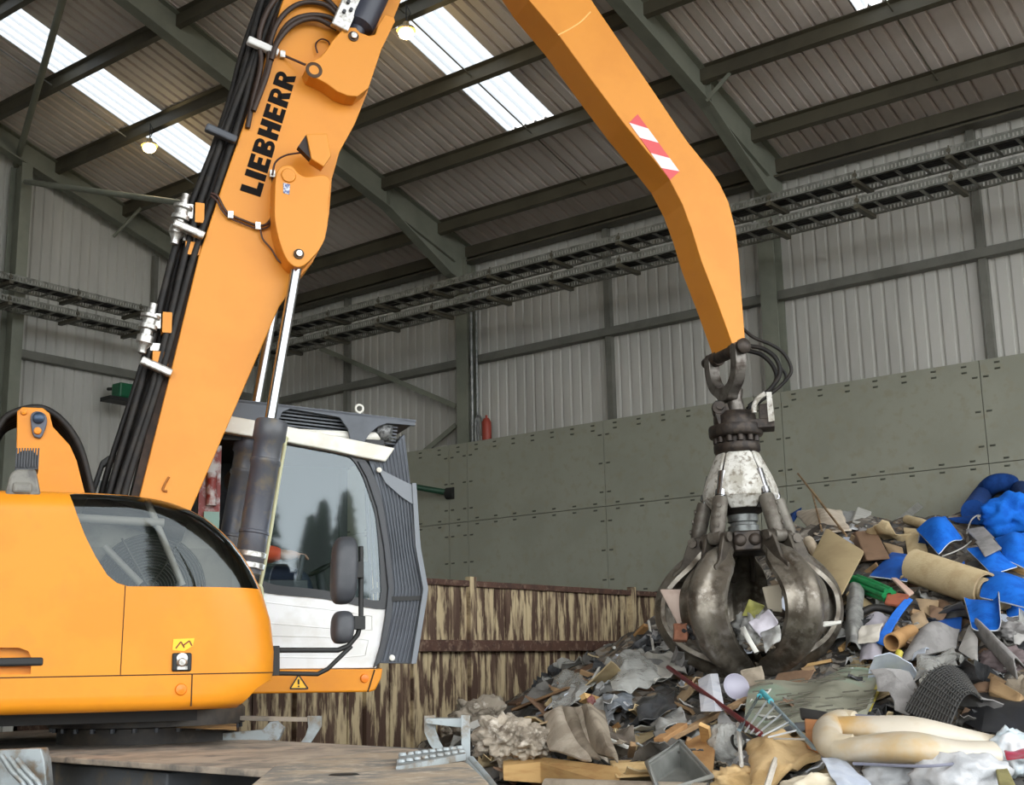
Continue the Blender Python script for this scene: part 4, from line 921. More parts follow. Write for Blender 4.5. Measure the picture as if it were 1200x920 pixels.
# ================================================================ THE GRAPPLE
GD = 0.0
Gw = O + Fv * mt(862, 505, GD).x + Lv * GD; Gz0 = mt(862, 505, GD).z; Gw.z = Gz0
vd = ray(868, 505); vd.z = 0; vd.normalize(); rt = Vector((vd.y, -vd.x, 0))
GR = thing('grapple', 'worn steel five-tine orange peel grapple hanging closed from the bent arm', 'grapple', Gw)
GR.rotation_euler = (0, math.radians(-1.4), math.atan2(rt.y, rt.x))
PXM = FPX / (Gw - CAM).dot(_f)
def gz(y): return mt(868, y, GD).z - Gz0
grease = M('grease_steel', (62, 54, 47), (42, 37, 34), scale=16, rough=.5, metal=.45, bump=.2, bscale=40)
tine_m = M('tine_steel', (120, 114, 103), (84, 77, 67), scale=5, rough=.33, metal=.6, bump=.25, bscale=26, c3=(132, 127, 118), s3=13)
tine_d = M('tine_dark', (78, 72, 63), (58, 52, 46), scale=7, rough=.5, metal=.45, bump=.2, bscale=30)
wornw = M('worn_white', (206, 205, 198), (168, 164, 152), scale=9, rough=.5, bump=.15, bscale=60, c3=(120, 112, 98), s3=20)
bodyg = M('cylinder_grey', (112, 108, 99), (88, 82, 74), scale=9, rough=.5, metal=.35)
def gp(x, y, dy=0):   # pixel -> local x,z in the grapple's middle plane (small tilt ignored)
    return Vector(((x - 862 - (y - 505) * .065) / PXM, dy, gz(y)))
# yoke: two arms across the arm's pin, meeting in a stem
ang = math.atan2(rt.cross(Lv).z, rt.dot(Lv))   # pin axis direction within the grapple frame
px_ax = Vector((rt.dot(Lv), vd.dot(Lv), 0)).normalized(); nx_ax = Vector((-px_ax.y, px_ax.x, 0))
tip = mt(866, 409, -.2); tw = O + Fv * tip.x; c0 = Vector(((tw - Gw).dot(rt), (tw - Gw).dot(vd), tip.z - Gz0 - .02))
m = MB()
def yk(w): return [(-.27, .06), (-.22, .09), (-.185, .05), (-.18, -.10), (-.155, -.22), (-.09, -.31), (.0, -.335), (.09, -.31), (.155, -.22), (.18, -.10), (.18, .05), (.21, .09), (.26, .06), (.275, -.03), (.265, -.18), (.21, -.33), (.1, -.44), (.07, -.49), (-.07, -.49), (-.11, -.43), (-.215, -.32), (-.27, -.17), (-.28, -.03)]
pts = [(q.x, q.y) for q in spline([(u, v * .72) for u, v in yk(0)], 4, True)]
m.prism(pts, lambda u, v, d: c0 + px_ax * u * .9 + nx_ax * d + Vector((0, 0, v)), -.048, .048, sm=False)
yoke = m.build('hanging_yoke', M('yoke_steel', (108, 104, 98), (70, 62, 56), scale=9, rough=.4, metal=.6), GR, bevel=.015)
m = MB(); m.cyl(c0 - px_ax * .3 + Vector((0, 0, .02)), c0 + px_ax * .29 + Vector((0, 0, .02)), .045, 16); m.lathe([(.06, 0), (.06, .03), (.035, .05), (0, .05)], c0 - px_ax * .28 + Vector((0, 0, .02)), -px_ax, 16); m.build('yoke_pin', grease, yoke)
m = MB(); zt = c0.z - .32; m.tube([(.01, 0, zt + .06), (.01, 0, zt - .02), (.03, 0, gz(492)), (.0, 0, gz(496))], [.075, .062, .075, .1], 16); m.build('stem', M('yoke_steel', (108, 104, 98)), GR)
m = MB()
for s_ in (-1, 1):
    m.lathe([(.0, -.02), (.05, -.02), (.06, 0), (.06, .045), (.05, .06), (0, .06)], Vector((-.11 + .0 * s_, s_ * .09 - .02, gz(480))), (0, 1, 0), 16)
    m.bar(Vector((-.1, s_ * .1, gz(478))), Vector((-.07, s_ * .1, gz(497))), .11, .05, up=(0, 1, 0))
m.cyl((-.1, -.16, gz(479)), (-.1, .16, gz(479)), .03, 12); m.build('swivel_lug', grease, GR)
# rotator
m = MB(); zz = gz
m.lathe([(0, zz(484)), (.14, zz(484)), (.15, zz(487)), (.165, zz(489)), (.165, zz(499)), (.205, zz(500)), (.21, zz(502)), (.21, zz(511)), (.2, zz(513)), (.14, zz(514)), (.14, zz(520)), (.175, zz(521)), (.18, zz(523)), (.18, zz(530)), (.16, zz(533)), (0, zz(533))], (0, 0, 0), n=40)
rot_ = m.build('rotator', grease, GR)
m = MB()
for k in range(12):
    t = 2 * PI * k / 12 + .2; m.cyl((.158 * math.cos(t), .158 * math.sin(t), zz(520)), (.158 * math.cos(t), .158 * math.sin(t), zz(513)), .026, 10)
m.build('rotator_bolt', grease, rot_)
m = MB(); m.bb((.1, -.12, zz(507)), (.3, .1, zz(496))); m.bb((.19, -.06, zz(499)), (.26, .06, zz(478))); m.build('valve_box', grease, rot_, bevel=.006)
m = MB(); m.add([gp(x, y, d) for d in (-.16, -.14) for x, y in ((898, 468), (904, 468), (907, 501), (900, 502))], [(0, 1, 2, 3), (4, 7, 6, 5), (0, 4, 5, 1), (1, 5, 6, 2), (2, 6, 7, 3), (3, 7, 4, 0)]); m.build('hose_guard', wornw, rot_)
m = MB(); m.tube(spline([gp(897, 469, -.15), gp(889, 474, -.15), (gp(884, 482, -.15)), gp(884, 490, -.15)], 5), .02, 8); m.build('hose_bend', M('worn_white', (206, 205, 198)), rot_)
# hoses from the arm to the rotator
for i, (pts, r_) in enumerate((([(872, 386), (885, 398), (905, 408), (920, 420), (928, 438), (922, 450), (905, 464), (888, 474), (878, 480)], .014), ([(876, 405), (895, 410), (910, 422), (915, 440), (905, 456), (890, 468), (878, 476)], .018), ([(876, 409), (893, 415), (906, 428), (911, 444), (902, 458), (886, 470), (876, 478)], .018), ([(914, 428), (922, 440), (918, 450), (900, 462), (886, 473)], .012))):
    m = MB(); m.tube(spline([gp(x, y, .02 + .05 * i) for x, y in pts], 7), r_, 8); m.build('hose', rubber, GR)
# hub: core, five panels, five cylinders, base, five tines
RZ = lambda t: Matrix.Rotation(t, 4, 'Z')
PHI = [math.radians(a) for a in (-32, 40, 112, 184, 256)]     # angle from the camera side, positive to the right
def dirv(phi): return Vector((math.sin(phi), -math.cos(phi), 0))
m = MB(); m.lathe([(0, zz(528)), (.13, zz(530)), (.16, zz(545)), (.2, zz(575)), (.2, zz(598)), (.12, zz(604)), (0, zz(604))], (0, 0, 0), n=30); core = m.build('hub_core', grease, GR)
for k in range(5):
    ph = PHI[k] + math.radians(36); d = dirv(ph); t = Vector((-d.y, d.x, 0))
    rows = [(525, .135, .05, .0), (531, .15, .07, 0), (534, .17, .095, 0), (560, .25, .14, 0), (576, .285, .158, 0), (584, .285, .15, 0), (598, .22, .095, 0)]
    P = []; N = []
    for (y, r, hw, _) in rows:
        P.append([d * r + t * (hw * q) + Vector((0, 0, zz(y))) - d * (.10 * hw * 2 * q * q if abs(q) > .7 else 0) for q in (-1, -.72, 0, .72, 1)]); N.append([d] * 5)
    m = MB(); m.slab(P, N, .02, sm=False); m.build('hub_panel', wornw, GR, bevel=.006)
m = MB(); m.lathe([(0, zz(604)), (.115, zz(604)), (.115, zz(612)), (.1, zz(613)), (.1, zz(616)), (.118, zz(617)), (.118, zz(632)), (.0, zz(632))], (0, 0, 0), n=26); m.build('swivel_drum', M('drum_grey', (120, 124, 122), (92, 94, 92), scale=14, rough=.45, metal=.4), GR)
ZH = zz(638)
m = MB(); m.lathe([(0, zz(628)), (.2, zz(628)), (.26, zz(632)), (.27, zz(646)), (.2, zz(650)), (0, zz(650))], (0, 0, 0), n=30)
for k in range(5):
    ph = PHI[k] + math.radians(36); d = dirv(ph); t = Vector((-d.y, d.x, 0)); R = Matrix((t, d, Vector((0, 0, 1)))).transposed()
    m.box(d * .27 + Vector((0, 0, ZH - .0)), (.2, .1, .15), 0, R)
    for s_ in (-1, 1): m.lathe([(0, .03), (.035, .028), (.055, .0)], d * .31 + t * s_ * .055 + Vector((0, 0, ZH + .005)), d, 14)
m.build('hub_base', grease, GR, bevel=.012)
prof = [(.30, -.0), (.36, -.05), (.43, -.12), (.52, -.19), (.60, -.27), (.655, -.36), (.675, -.46), (.665, -.57), (.61, -.68), (.53, -.77), (.40, -.85), (.25, -.905), (.12, -.935), (.03, -.955)]
sc = (zz(638) - zz(789)) / .955
prof = [(r, z * sc) for r, z in prof]
PR = spline([(r, z, 0) for r, z in prof], 4)
def width(s): 
    tb = [(0, .085), (.07, .10), (.12, .15), (.2, .185), (.32, .20), (.45, .195), (.6, .185), (.75, .155), (.88, .10), (.96, .05), (1, .015)]
    for (a, x), (b, y) in zip(tb, tb[1:]):
        if s <= b: return x + (y - x) * (s - a) / (b - a)
    return .012
cum = [0]
for a, b in zip(PR, PR[1:]): cum.append(cum[-1] + (b - a).length)
def make_tine():
    P = []; N = []; d = dirv(0); t = Vector((1, 0, 0))
    qs = [-1, -.93, -.8, -.62, -.46, -.38, -.3, -.15, 0, .15, .3, .38, .46, .62, .8, .93, 1]
    for i, p in enumerate(PR):
        s = cum[i] / cum[-1]; a = PR[max(0, i - 1)]; b = PR[min(len(PR) - 1, i + 1)]; tg = (b - a).normalized()
        nr = Vector((-tg.y, tg.x)); nr = nr if nr.x * 1 + 0 >= 0 or True else -nr
        nrm = d * (-tg.y) + Vector((0, 0, tg.x))
        if nrm.dot(d * p.x + Vector((0, 0, p.y + .46))) < 0: nrm = -nrm
        w = width(s); row = []; nn = []
        for q in qs:
            off = q * w
            rid = .08 * (1 - .25 * (q / .32) ** 2) if abs(q) < .32 else (.06 * (.5 - abs(q)) / .18 if abs(q) < .5 else 0)
            rid *= min(1, s * 8) * min(1, (1 - s) * 5 + .3)
            curve = -(off * off) / (2 * max(.34, p.x))
            row.append(d * p.x + Vector((0, 0, p.y)) + t * off + nrm * (rid + curve)); nn.append(nrm)
        P.append(row); N.append(nn)
    m = MB(); m.slab(P, N, .035)
    tn = m.build('tine', tine_m, GR)
    # twin ears with the pins and the knuckle for the cylinder
    for s_ in (-1, 1):
        m = MB(); pts = [(q.x, q.y) for q in spline([(.22, .0), (.25, .055), (.33, .075), (.41, .055), (.45, -.02), (.50, -.14), (.57, -.2), (.5, -.26), (.38, -.16), (.27, -.06)], 4, True)]
        m.prism(pts, lambda u, v, w_: d * u + Vector((0, 0, v)) + t * (s_ * .075 + w_), -.016, .016); m.build('tine_ear', tine_d, tn, bevel=.008)
    m = MB(); m.cyl(d * .27 - t * .13 + Vector((0, 0, .0)), d * .27 + t * .13, .04, 16); m.cyl(d * .385 - t * .115 + Vector((0, 0, .03)), d * .385 + t * .115 + Vector((0, 0, .03)), .036, 16); m.build('tine_pin', M('pin_steel', (92, 86, 78), (64, 58, 50), scale=20, rough=.5, metal=.5), tn)
    return tn
def make_cyl():
    d = dirv(0); A = d * .385 + Vector((0, 0, .03)); B = d * .225 + Vector((0, 0, zz(556) - ZH)); D = (B - A).normalized(); L = (B - A).length
    m = MB(); Lb = .60 * L
    m.lathe([(0, -.02), (.045, -.02), (.05, .02), (.05, .04), (.058, .06), (.06, .1), (.06, Lb - .02), (.055, Lb), (.04, Lb), (.036, Lb + .005)], A, D, 20)
    for q in (.3, .55, .8): m.lathe([(.02, 0), (.018, .012), (0, .014)], A + D * (Lb * q) + Vector((.03, -.052, 0)), Vector((.4, -1, 0)), 8)
    m.lathe([(0, -.05), (.05, -.05), (.055, 0), (.05, .05), (0, .05)], A, Vector((1, 0, 0)), 14)
    cy = m.build('grapple_cylinder', bodyg, GR)
    m = MB(); m.cyl(A + D * (Lb - .05), B, .037, 14); m.lathe([(.036, 0), (.045, .005), (.045, .05), (.036, .055)], A + D * (Lb + .01), D, 14); m.build('rod', chrome, cy)
    return cy
t0_ = make_tine(); c0_ = make_cyl()
for k in range(5):
    for pr in (t0_, c0_):
        o = pr if k == 0 else copy_tree(pr)
        o.rotation_euler = (0, 0, PHI[k]); o.location = (0, 0, ZH)
# copies share one mesh each; the back ones are dirtier by their place only
# ================================================================ SKIP CONTAINER
XC = -8.45
rust = M('peeling_rust', (78, 58, 46), (192, 174, 138), scale=1.0, rough=.8, bump=.4, bscale=3, lo=.465, hi=.56, stretch=(1, 11, 1.7), c3=(104, 84, 68), s3=.7)
rust_d = M('rail_rust', (86, 60, 48), (66, 44, 36), scale=6, rough=.75, bump=.3, bscale=30, c3=(120, 100, 84), s3=18)
SKC = thing('waste_skip', 'rusty waste skip with flaking cream paint standing behind the cab', 'skip', (XC, 6.4, 0))
y0, y1, H = 6.4, 13.6, 2.36
random.seed(3)
m = MB(); y = 0
while y < y1 - y0 - .02:
    w_ = random.uniform(.13, .2); d = random.uniform(-.012, .012); e = min(y + w_, y1 - y0)
    m.bb((-.06, y, 0), (d, e - .006, H - .05)); y = e
m.build('side_boards', rust, SKC)['label'] = 'upright boards with flaking paint'
m = MB(); m.bb((-2.3, 0, 0), (-2.24, y1 - y0, H)); m.bb((-2.3, 0, 0), (-.06, .06, H)); m.bb((-2.3, y1 - y0 - .06, 0), (-.06, y1 - y0, H)); m.bb((-2.3, 0, 0), (-.06, y1 - y0, .1)); m.build('skip_body', rust_d, SKC)
m = MB(); m.bb((-.1, 0, H - .06), (.04, y1 - y0, H)); m.build('top_rail', rust_d, SKC, bevel=.008)
zr = onplane(600, 757, (1, 0, 0), XC).z
m = MB(); m.bb((-.05, 0, zr - .055), (.09, y1 - y0, zr + .055)); m.build('middle_rail', rust_d, SKC, bevel=.006)
for px in (551, 484, 740, 430, 350):
    yy = onplane(px, 720, (1, 0, 0), XC).y - y0
    m = MB(); m.bb((-.02, yy - .05, 0), (.05, yy + .05, H + .04)); m.build('upright_post', rust, SKC, bevel=.006)
# ================================================================ THE HEAP
CP = [(560, 920, 7.9), (700, 920, 7.6), (850, 920, 7.2), (1000, 920, 7.0), (1200, 920, 6.9), (560, 865, 9.0), (620, 840, 9.4), (700, 850, 8.9), (850, 850, 8.3), (1000, 860, 7.9), (1200, 860, 7.8),
      (640, 790, 10.4), (740, 762, 11.2), (850, 795, 9.9), (960, 780, 9.8), (1080, 790, 9.0), (1200, 800, 8.8), (760, 725, 12.0), (850, 700, 12.0), (960, 700, 11), (1080, 700, 10.6), (1200, 700, 10.4),
      (925, 606, 13.0), (985, 604, 13.0), (1040, 608, 12.8), (1120, 598, 12.5), (1160, 588, 12.4), (1200, 578, 12.4), (1300, 580, 12.4), (1300, 700, 10.4), (1300, 860, 7.8)]
cpw = [atdepth(*c) for c in CP]
cpw += [Vector(p) for p in ((-2.4, 4.6, .3), (0, 4.2, .2), (2, 3.6, .2), (4.2, 6.0, .4), (5.6, 9, .2), (3, 13.5, 1.8), (-2, 15.8, 1.7), (-6, 15.8, .8), (-8, 14.8, .6), (2, 15.8, 1.4), (-4.2, 5.2, .45), (-5.4, 6.7, .55), (-6.8, 7.6, .55), (-8.2, 8.4, .7), (-8.3, 11, 1.1), (-8.3, 13, 1.2), (-3, 3.6, 0), (1, 2.8, 0), (4.5, 4, 0), (5.8, 12, .2))]
A_ = np.array([[p.x, p.y] for p in cpw]); zv = np.array([p.z for p in cpw])
def _phi(r): return r
_D = np.sqrt(((A_[:, None] - A_[None]) ** 2).sum(-1)); _n = len(zv)
_K = np.zeros((_n + 3, _n + 3)); _K[:_n, :_n] = -_D + np.eye(_n) * .01; _K[:_n, _n] = 1; _K[:_n, _n + 1:] = A_; _K[_n, :_n] = 1; _K[_n + 1:, :_n] = A_.T
_w = np.linalg.solve(_K, np.concatenate([zv, [0, 0, 0]]))
def heap0(x, y):
    d = np.sqrt((A_[:, 0] - x) ** 2 + (A_[:, 1] - y) ** 2)
    return float(-d @ _w[:_n] + _w[_n] + _w[_n + 1] * x + _w[_n + 2] * y)
def heap(x, y):
    z = heap0(x, y)
    return max(0.0, z + .10 * noise.noise((x * 1.7, y * 1.7, 3)) + .07 * noise.noise((x * 4.1, y * 4.1, 9)) - .03)
def hit(px, py, lift=0):
    v = ray(px, py); k = v.dot(_h); t = 5.0
    while t < 16:
        P = CAM + v * (t / k)
        if P.z < heap(P.x, P.y): break
        t += .04
    P = CAM + v * ((t - lift) / k)
    return P
hx0, hx1, hy0, hy1, st_h = -8.38, 6.0, 2.6, 16.1, .07
xs = [hx0 + st_h * i for i in range(int((hx1 - hx0) / st_h) + 1)]; ys = [hy0 + st_h * j for j in range(int((hy1 - hy0) / st_h) + 1)]
m = MB()
m.grid([[Vector((x, y, max(-.02, heap(x, y) + .035 * noise.noise((x * 11, y * 11, 1)) + .03 * noise.noise((x * 23, y * 23, 5)) - .01))) for x in xs] for y in ys], sm=False)
heapm = bpy.data.materials.new('mixed_waste'); heapm.use_nodes = True; nt = heapm.node_tree; b = nt.nodes['Principled BSDF']; b.inputs['Roughness'].default_value = .85
tc = nt.nodes.new('ShaderNodeTexCoord'); vo = nt.nodes.new('ShaderNodeTexVoronoi'); vo.inputs['Scale'].default_value = 20; vo.inputs['Randomness'].default_value = 1
nzx = nt.nodes.new('ShaderNodeTexNoise'); nzx.inputs['Scale'].default_value = 5; mxv = nt.nodes.new('ShaderNodeMix'); mxv.data_type = 'VECTOR'; mxv.inputs[0].default_value = .25
nt.links.new(tc.outputs['Object'], nzx.inputs['Vector']); nt.links.new(tc.outputs['Object'], mxv.inputs[4]); nt.links.new(nzx.outputs[1], mxv.inputs[5]); nt.links.new(mxv.outputs[1], vo.inputs['Vector'])
sx = nt.nodes.new('ShaderNodeSeparateColor'); nt.links.new(vo.outputs['Color'], sx.inputs[0])
rp = nt.nodes.new('ShaderNodeValToRGB'); rp.color_ramp.interpolation = 'CONSTANT'
els = [(0, (60, 55, 49)), (.15, (96, 90, 82)), (.3, (76, 67, 57)), (.42, (118, 112, 102)), (.52, (66, 65, 63)), (.64, (106, 92, 74)), (.74, (86, 85, 83)), (.84, (140, 134, 124)), (.92, (52, 48, 44))]
for i, (p, c) in enumerate(els):
    e = rp.color_ramp.elements[i] if i < 2 else rp.color_ramp.elements.new(p)
    e.position = p; e.color = lin(c)
nt.links.new(sx.outputs[0], rp.inputs[0]); nt.links.new(rp.outputs[0], b.inputs['Base Color'])
hp_ = m.build('waste_heap', heapm, fix=False); hp_['kind'] = 'stuff'; tag(hp_, 'heap of mixed crushed waste filling the bay in front of the push wall', 'waste')

# ---------------------------------------------------------------- item makers
def cloth(name, c, c2, sc=8, bump=.35, rough=.95): return M(name, c, c2, scale=sc, rough=rough, bump=bump, bscale=70, spec=.2)
blue = cloth('blue_carpet', (26, 104, 202), (20, 88, 182)); blue_d = cloth('navy_carpet', (24, 62, 124), (18, 50, 104)); backing = M('white_backing', (206, 212, 216), (180, 186, 190), scale=12, rough=.8)
tan = cloth('tan_carpet', (190, 172, 136), (178, 158, 122)); tan_b = cloth('tan_backing', (168, 148, 114), (158, 138, 104))
greyc = cloth('grey_carpet', (138, 136, 134), (122, 120, 118)); greyd = cloth('dark_grey_carpet', (98, 96, 92), (84, 82, 78)); dust = cloth('dusty_carpet', (150, 140, 124), (122, 112, 98), sc=5)
card = M('cardboard', (160, 138, 108), (146, 124, 94), scale=5, rough=.85); board = M('fibre_board', (166, 148, 112), (154, 136, 102), scale=3, rough=.7); brownb = M('brown_board', (128, 102, 80), (112, 88, 68), scale=4, rough=.7)
wood = M('new_timber', (200, 164, 108), (184, 144, 90), scale=3, rough=.7, stretch=(1, 1, 9)); wood_o = M('old_timber', (150, 122, 88), (118, 94, 66), scale=4, rough=.8); ply = M('orange_ply', (164, 126, 80), (146, 108, 66), scale=7, rough=.75)
wbag = M('white_bag', (190, 192, 194), (170, 173, 176), scale=5, rough=.4, bump=.5, bscale=22); cream_v = M('cream_vinyl', (192, 184, 168), (180, 168, 144), scale=3, rough=.5, c3=(186, 152, 96), s3=1.6); paper = M('paper_white', (200, 199, 192), (184, 183, 176), scale=6, rough=.8)
foam = M('tan_foam', (200, 172, 126), (182, 152, 104), scale=5, rough=.9, bump=.6, bscale=24); fluff = M('insulation', (168, 158, 142), (120, 110, 96), scale=7, rough=1, bump=1, bscale=30, c3=(200, 192, 178), s3=14)
blackp = M('black_rubber_mat', (34, 34, 34), (44, 44, 44), scale=10, rough=.5); tubm = M('grey_tub', (112, 114, 110), (98, 100, 96), scale=5, rough=.5); redp = M('red_metal', (104, 28, 32), (84, 22, 26), scale=8, rough=.4)
mint = M('mint_sheet', (150, 214, 180), (138, 200, 168), scale=4, rough=.6); greenp = M('green_plastic_bundle', (18, 128, 70), (12, 104, 56), scale=14, rough=.4); brick = M('terracotta', (150, 84, 60), (128, 70, 50), scale=8, rough=.85); yell = M('yellow_strip', (176, 164, 60), (150, 136, 44), scale=9, rough=.5)
film = bpy.data.materials.new('clear_film'); film.use_nodes = True; nt = film.node_tree; b = nt.nodes['Principled BSDF']; b.inputs['Base Color'].default_value = lin((176, 177, 172)); b.inputs['Roughness'].default_value = .24; b.inputs['Alpha'].default_value = .6
nzb = nt.nodes.new('ShaderNodeTexNoise'); nzb.inputs['Scale'].default_value = 14; bpn = nt.nodes.new('ShaderNodeBump'); bpn.inputs['Strength'].default_value = .7; bpn.inputs['Distance'].default_value = .02; nt.links.new(nzb.outputs[0], bpn.inputs['Height']); nt.links.new(bpn.outputs[0], b.inputs['Normal'])
gfilm = M('grey_film', (150, 150, 146), (112, 112, 110), scale=6, rough=.32, bump=.6, bscale=18); dfilm = M('dark_film', (58, 60, 62), (40, 42, 44), scale=6, rough=.3, bump=.6, bscale=18)
def put(m, name, mats, lab, cat, group=None, **k): return tag(m.build(name, mats, **k), lab, cat, group)
def patch(name, px, lab, cat, mat, t=.012, bulge=0, bx=0, n=9, rough=.0, mat2=None, curl=0, parent=None, lift=.06, sub=1):
    """bent sheet through four pixel corners (x, y[, lift]); bulge along the normal, bx bends across u, curl rolls the last edge"""
    C = [hit(p[0], p[1], p[2] if len(p) > 2 else lift) for p in px]
    nrm = (C[1] - C[0]).cross(C[3] - C[0]).normalized()
    if nrm.dot(CAM - C[0]) < 0: nrm = -nrm
    P = []; L = (C[1] - C[0]).length
    for i in range(n):
        v = i / (n - 1); row = []
        for j in range(n):
            u = j / (n - 1)
            p = (C[0] * (1 - u) + C[1] * u) * (1 - v) + (C[3] * (1 - u) + C[2] * u) * v
            p = p + nrm * (bulge * math.sin(PI * u) * math.sin(PI * v) + bx * math.sin(PI * u))
            if curl and u > .72: k = (u - .72) / .28; p = p + nrm * curl * k * k - (C[1] - C[0]) * (.10 * k * k)
            if curl and u < .12: k = (.12 - u) / .12; p = p + nrm * curl * .25 * k * k
            if rough: p = p + nrm * rough * (noise.noise(p * 9) + .5 * noise.noise(p * 21)) + Vector((noise.noise(p * 7 + Vector((9, 0, 0))), noise.noise(p * 7 + Vector((0, 9, 0))), 0)) * rough * .5
            row.append(p)
        P.append(row)
    N = []
    for i in range(n):
        row = []
        for j in range(n):
            a = P[min(i + 1, n - 1)][j] - P[max(i - 1, 0)][j]; b_ = P[i][min(j + 1, n - 1)] - P[i][max(j - 1, 0)]
            q = b_.cross(a); q = q.normalized() if q.length > 1e-9 else nrm
            row.append(q if q.dot(nrm) > 0 else -q)
        N.append(row)
    m = MB(); m.slab(P, N, t, 0, 1 if mat2 else None)
    o = m.build(name, [mat] + ([mat2] if mat2 else []), parent)
    if sub: ss = o.modifiers.new('smooth', 'SUBSURF'); ss.levels = ss.render_levels = 1
    return tag(o, lab, cat) if lab else o
def rod(name, pts, r, lab, cat, mat, lift=.12, k=4, n=10, group=None):
    Q = [hit(p[0], p[1], p[2] if len(p) > 2 else lift) for p in pts]
    m = MB(); m.tube(spline(Q, k) if len(Q) > 2 else Q, r, n); return put(m, name, mat, lab, cat, group)
def beam(name, a, b, w, t, lab, cat, mat, lift=.1, up=(0, 0, 1), bev=.004):
    m = MB(); m.bar(hit(*a, lift) if len(a) == 2 else hit(*a), hit(*b, lift) if len(b) == 2 else hit(*b), w, t, up=up); return put(m, name, mat, lab, cat, bevel=bev)
def lump(name, c, size, lab, cat, mat, amp=.25, fr=2.2, lift=.0, seed=0, sub=4, parent=None, crease=0):
    P = hit(c[0], c[1], lift); bm = bmesh.new(); bmesh.ops.create_icosphere(bm, subdivisions=sub, radius=1)
    S3 = Vector(size); o3 = Vector((seed * 3.7, seed * 1.3, seed * 7.1))
    for v in bm.verts:
        d = v.co.normalized(); f = 1 + amp * noise.noise(d * fr + o3) + amp * .5 * noise.noise(d * fr * 2.7 + o3)
        if crease: f += crease * (abs(noise.noise(d * fr * 1.6 + o3 * 2)) - .2) - crease * .5 * abs(noise.noise(d * fr * 4 + o3))
        q = d * f; q = _r * q.x * S3.x + _h * q.y * S3.y + Vector((0, 0, q.z * S3.z)); v.co = q
    me = bpy.data.meshes.new(name); bm.to_mesh(me); bm.free()
    for p in me.polygons: p.use_smooth = True
    me.materials.append(mat); o = bpy.data.objects.new(name, me); COL.objects.link(o); o.location = P
    return tag(o, lab, cat)
def croll(name, a, b, R, lab, mat, endm, turns=3, t=.02, lift=.1, cat='carpet', sag=0):
    """rolled sheet: a spiral swept along the axis from pixel a to pixel b"""
    A, B = hit(a[0], a[1], a[2] if len(a) > 2 else lift), hit(b[0], b[1], b[2] if len(b) > 2 else lift)
    turns = max(2, round(turns)); z = (B - A).normalized(); x = Vector((0, 0, -1)); x = (x - z * x.dot(z)).normalized(); y = z.cross(x); n = int(turns * 18); sp = []
    for i in range(n + 1):
        q = i / n; r = R * (.34 + .66 * q); th = q * turns * 2 * PI; sp.append((r * math.cos(th), r * math.sin(th), r, th))
    secs = 7; m = MB(); vo_, vi_ = [], []
    for s_ in range(secs):
        f = s_ / (secs - 1); c = A * (1 - f) + B * f + Vector((0, 0, -sag * math.sin(PI * f)))
        vo_.append([c + x * u + y * v for u, v, r, th in sp]); vi_.append([c + x * (r - t) * math.cos(th) + y * (r - t) * math.sin(th) for u, v, r, th in sp])
    m.grid(vo_, 0); m.grid(vi_, 1); m.grid([vo_[0], vi_[0]], 1, False); m.grid([vo_[-1], vi_[-1]], 1, False); m.grid([[vo_[s_][-1], vi_[s_][-1]] for s_ in range(secs)], 1, False)
    return put(m, name, [mat, endm], lab, cat, fix=True)
# ---------------------------------------------------------------- the carpets on the right
rod('carpet_roll', [(1141, 600, .2), (1150, 582, .25), (1163, 568, .3), (1180, 566, .3), (1196, 574, .25), (1206, 592, .2)], .115, 'navy carpet roll bent in an arch on the very top of the heap', 'carpet', blue_d, k=6, n=16)
patch('plastic_sheet', [(1187, 571, .28), (1212, 566, .3), (1212, 598, .25), (1185, 594, .26)], 'mint green sheet tucked under the arched navy carpet roll', 'sheet', mint, bulge=.05)
lump('carpet_bundle', (1186, 606), (.27, .22, .19), 'crumpled bright blue carpet bundle below the mint green sheet', 'carpet', blue, amp=.35, fr=1.8, lift=.3, seed=1, crease=.25)
patch('carpet_piece', [(1108, 607), (1172, 600), (1180, 618), (1120, 613)], 'flat navy carpet strip lying along the skyline of the heap', 'carpet', blue_d, bulge=.03)
patch('carpet_piece', [(1072, 622, .34), (1112, 608, .26), (1134, 636, .26), (1100, 652, .3)], 'bright blue carpet piece with an open curled end beside the tan sheet', 'carpet', blue, bulge=.09, bx=.07, mat2=backing, curl=.05)
croll('carpet_roll', (1077, 629, .26), (1099, 634, .2), .055, 'small navy roll end poking out of the blue carpet', blue_d, backing, 2, .012)
patch('carpet_piece', [(1058, 617, .1), (1080, 620, .12), (1088, 647, .1), (1063, 650, .1)], 'upright tan carpet offcut left of the curled blue carpet', 'carpet', tan, bulge=.02, mat2=tan_b)
croll('carpet_roll', (1072, 662, .45), (1156, 690, .5), .16, 'large tan carpet roll lying across the middle of the blue carpets', tan, tan_b, 2.2, .02)
patch('carpet_piece', [(1146, 700, .42), (1160, 666, .4), (1208, 680, .4), (1208, 714, .4)], 'blue carpet stretched past the right end of the tan roll', 'carpet', blue, bulge=.07, bx=.03, mat2=backing)
patch('carpet_piece', [(1131, 642, .34), (1164, 638, .34), (1194, 664, .36), (1163, 674, .38)], 'blue carpet with a white edge above the tan roll', 'carpet', blue, bulge=.05, mat2=backing)
patch('carpet_piece', [(1164, 630, .3), (1208, 622, .32), (1210, 672, .36), (1178, 656, .34)], 'blue carpet bulging at the right edge above the white edged piece', 'carpet', blue, bulge=.14, mat2=backing)
patch('carpet_piece', [(1129, 701, .42), (1176, 704, .44), (1179, 740, .44), (1139, 739, .4)], 'blue carpet flap with a curled white edge under the tan roll', 'carpet', blue, bulge=.06, mat2=backing, curl=.09)
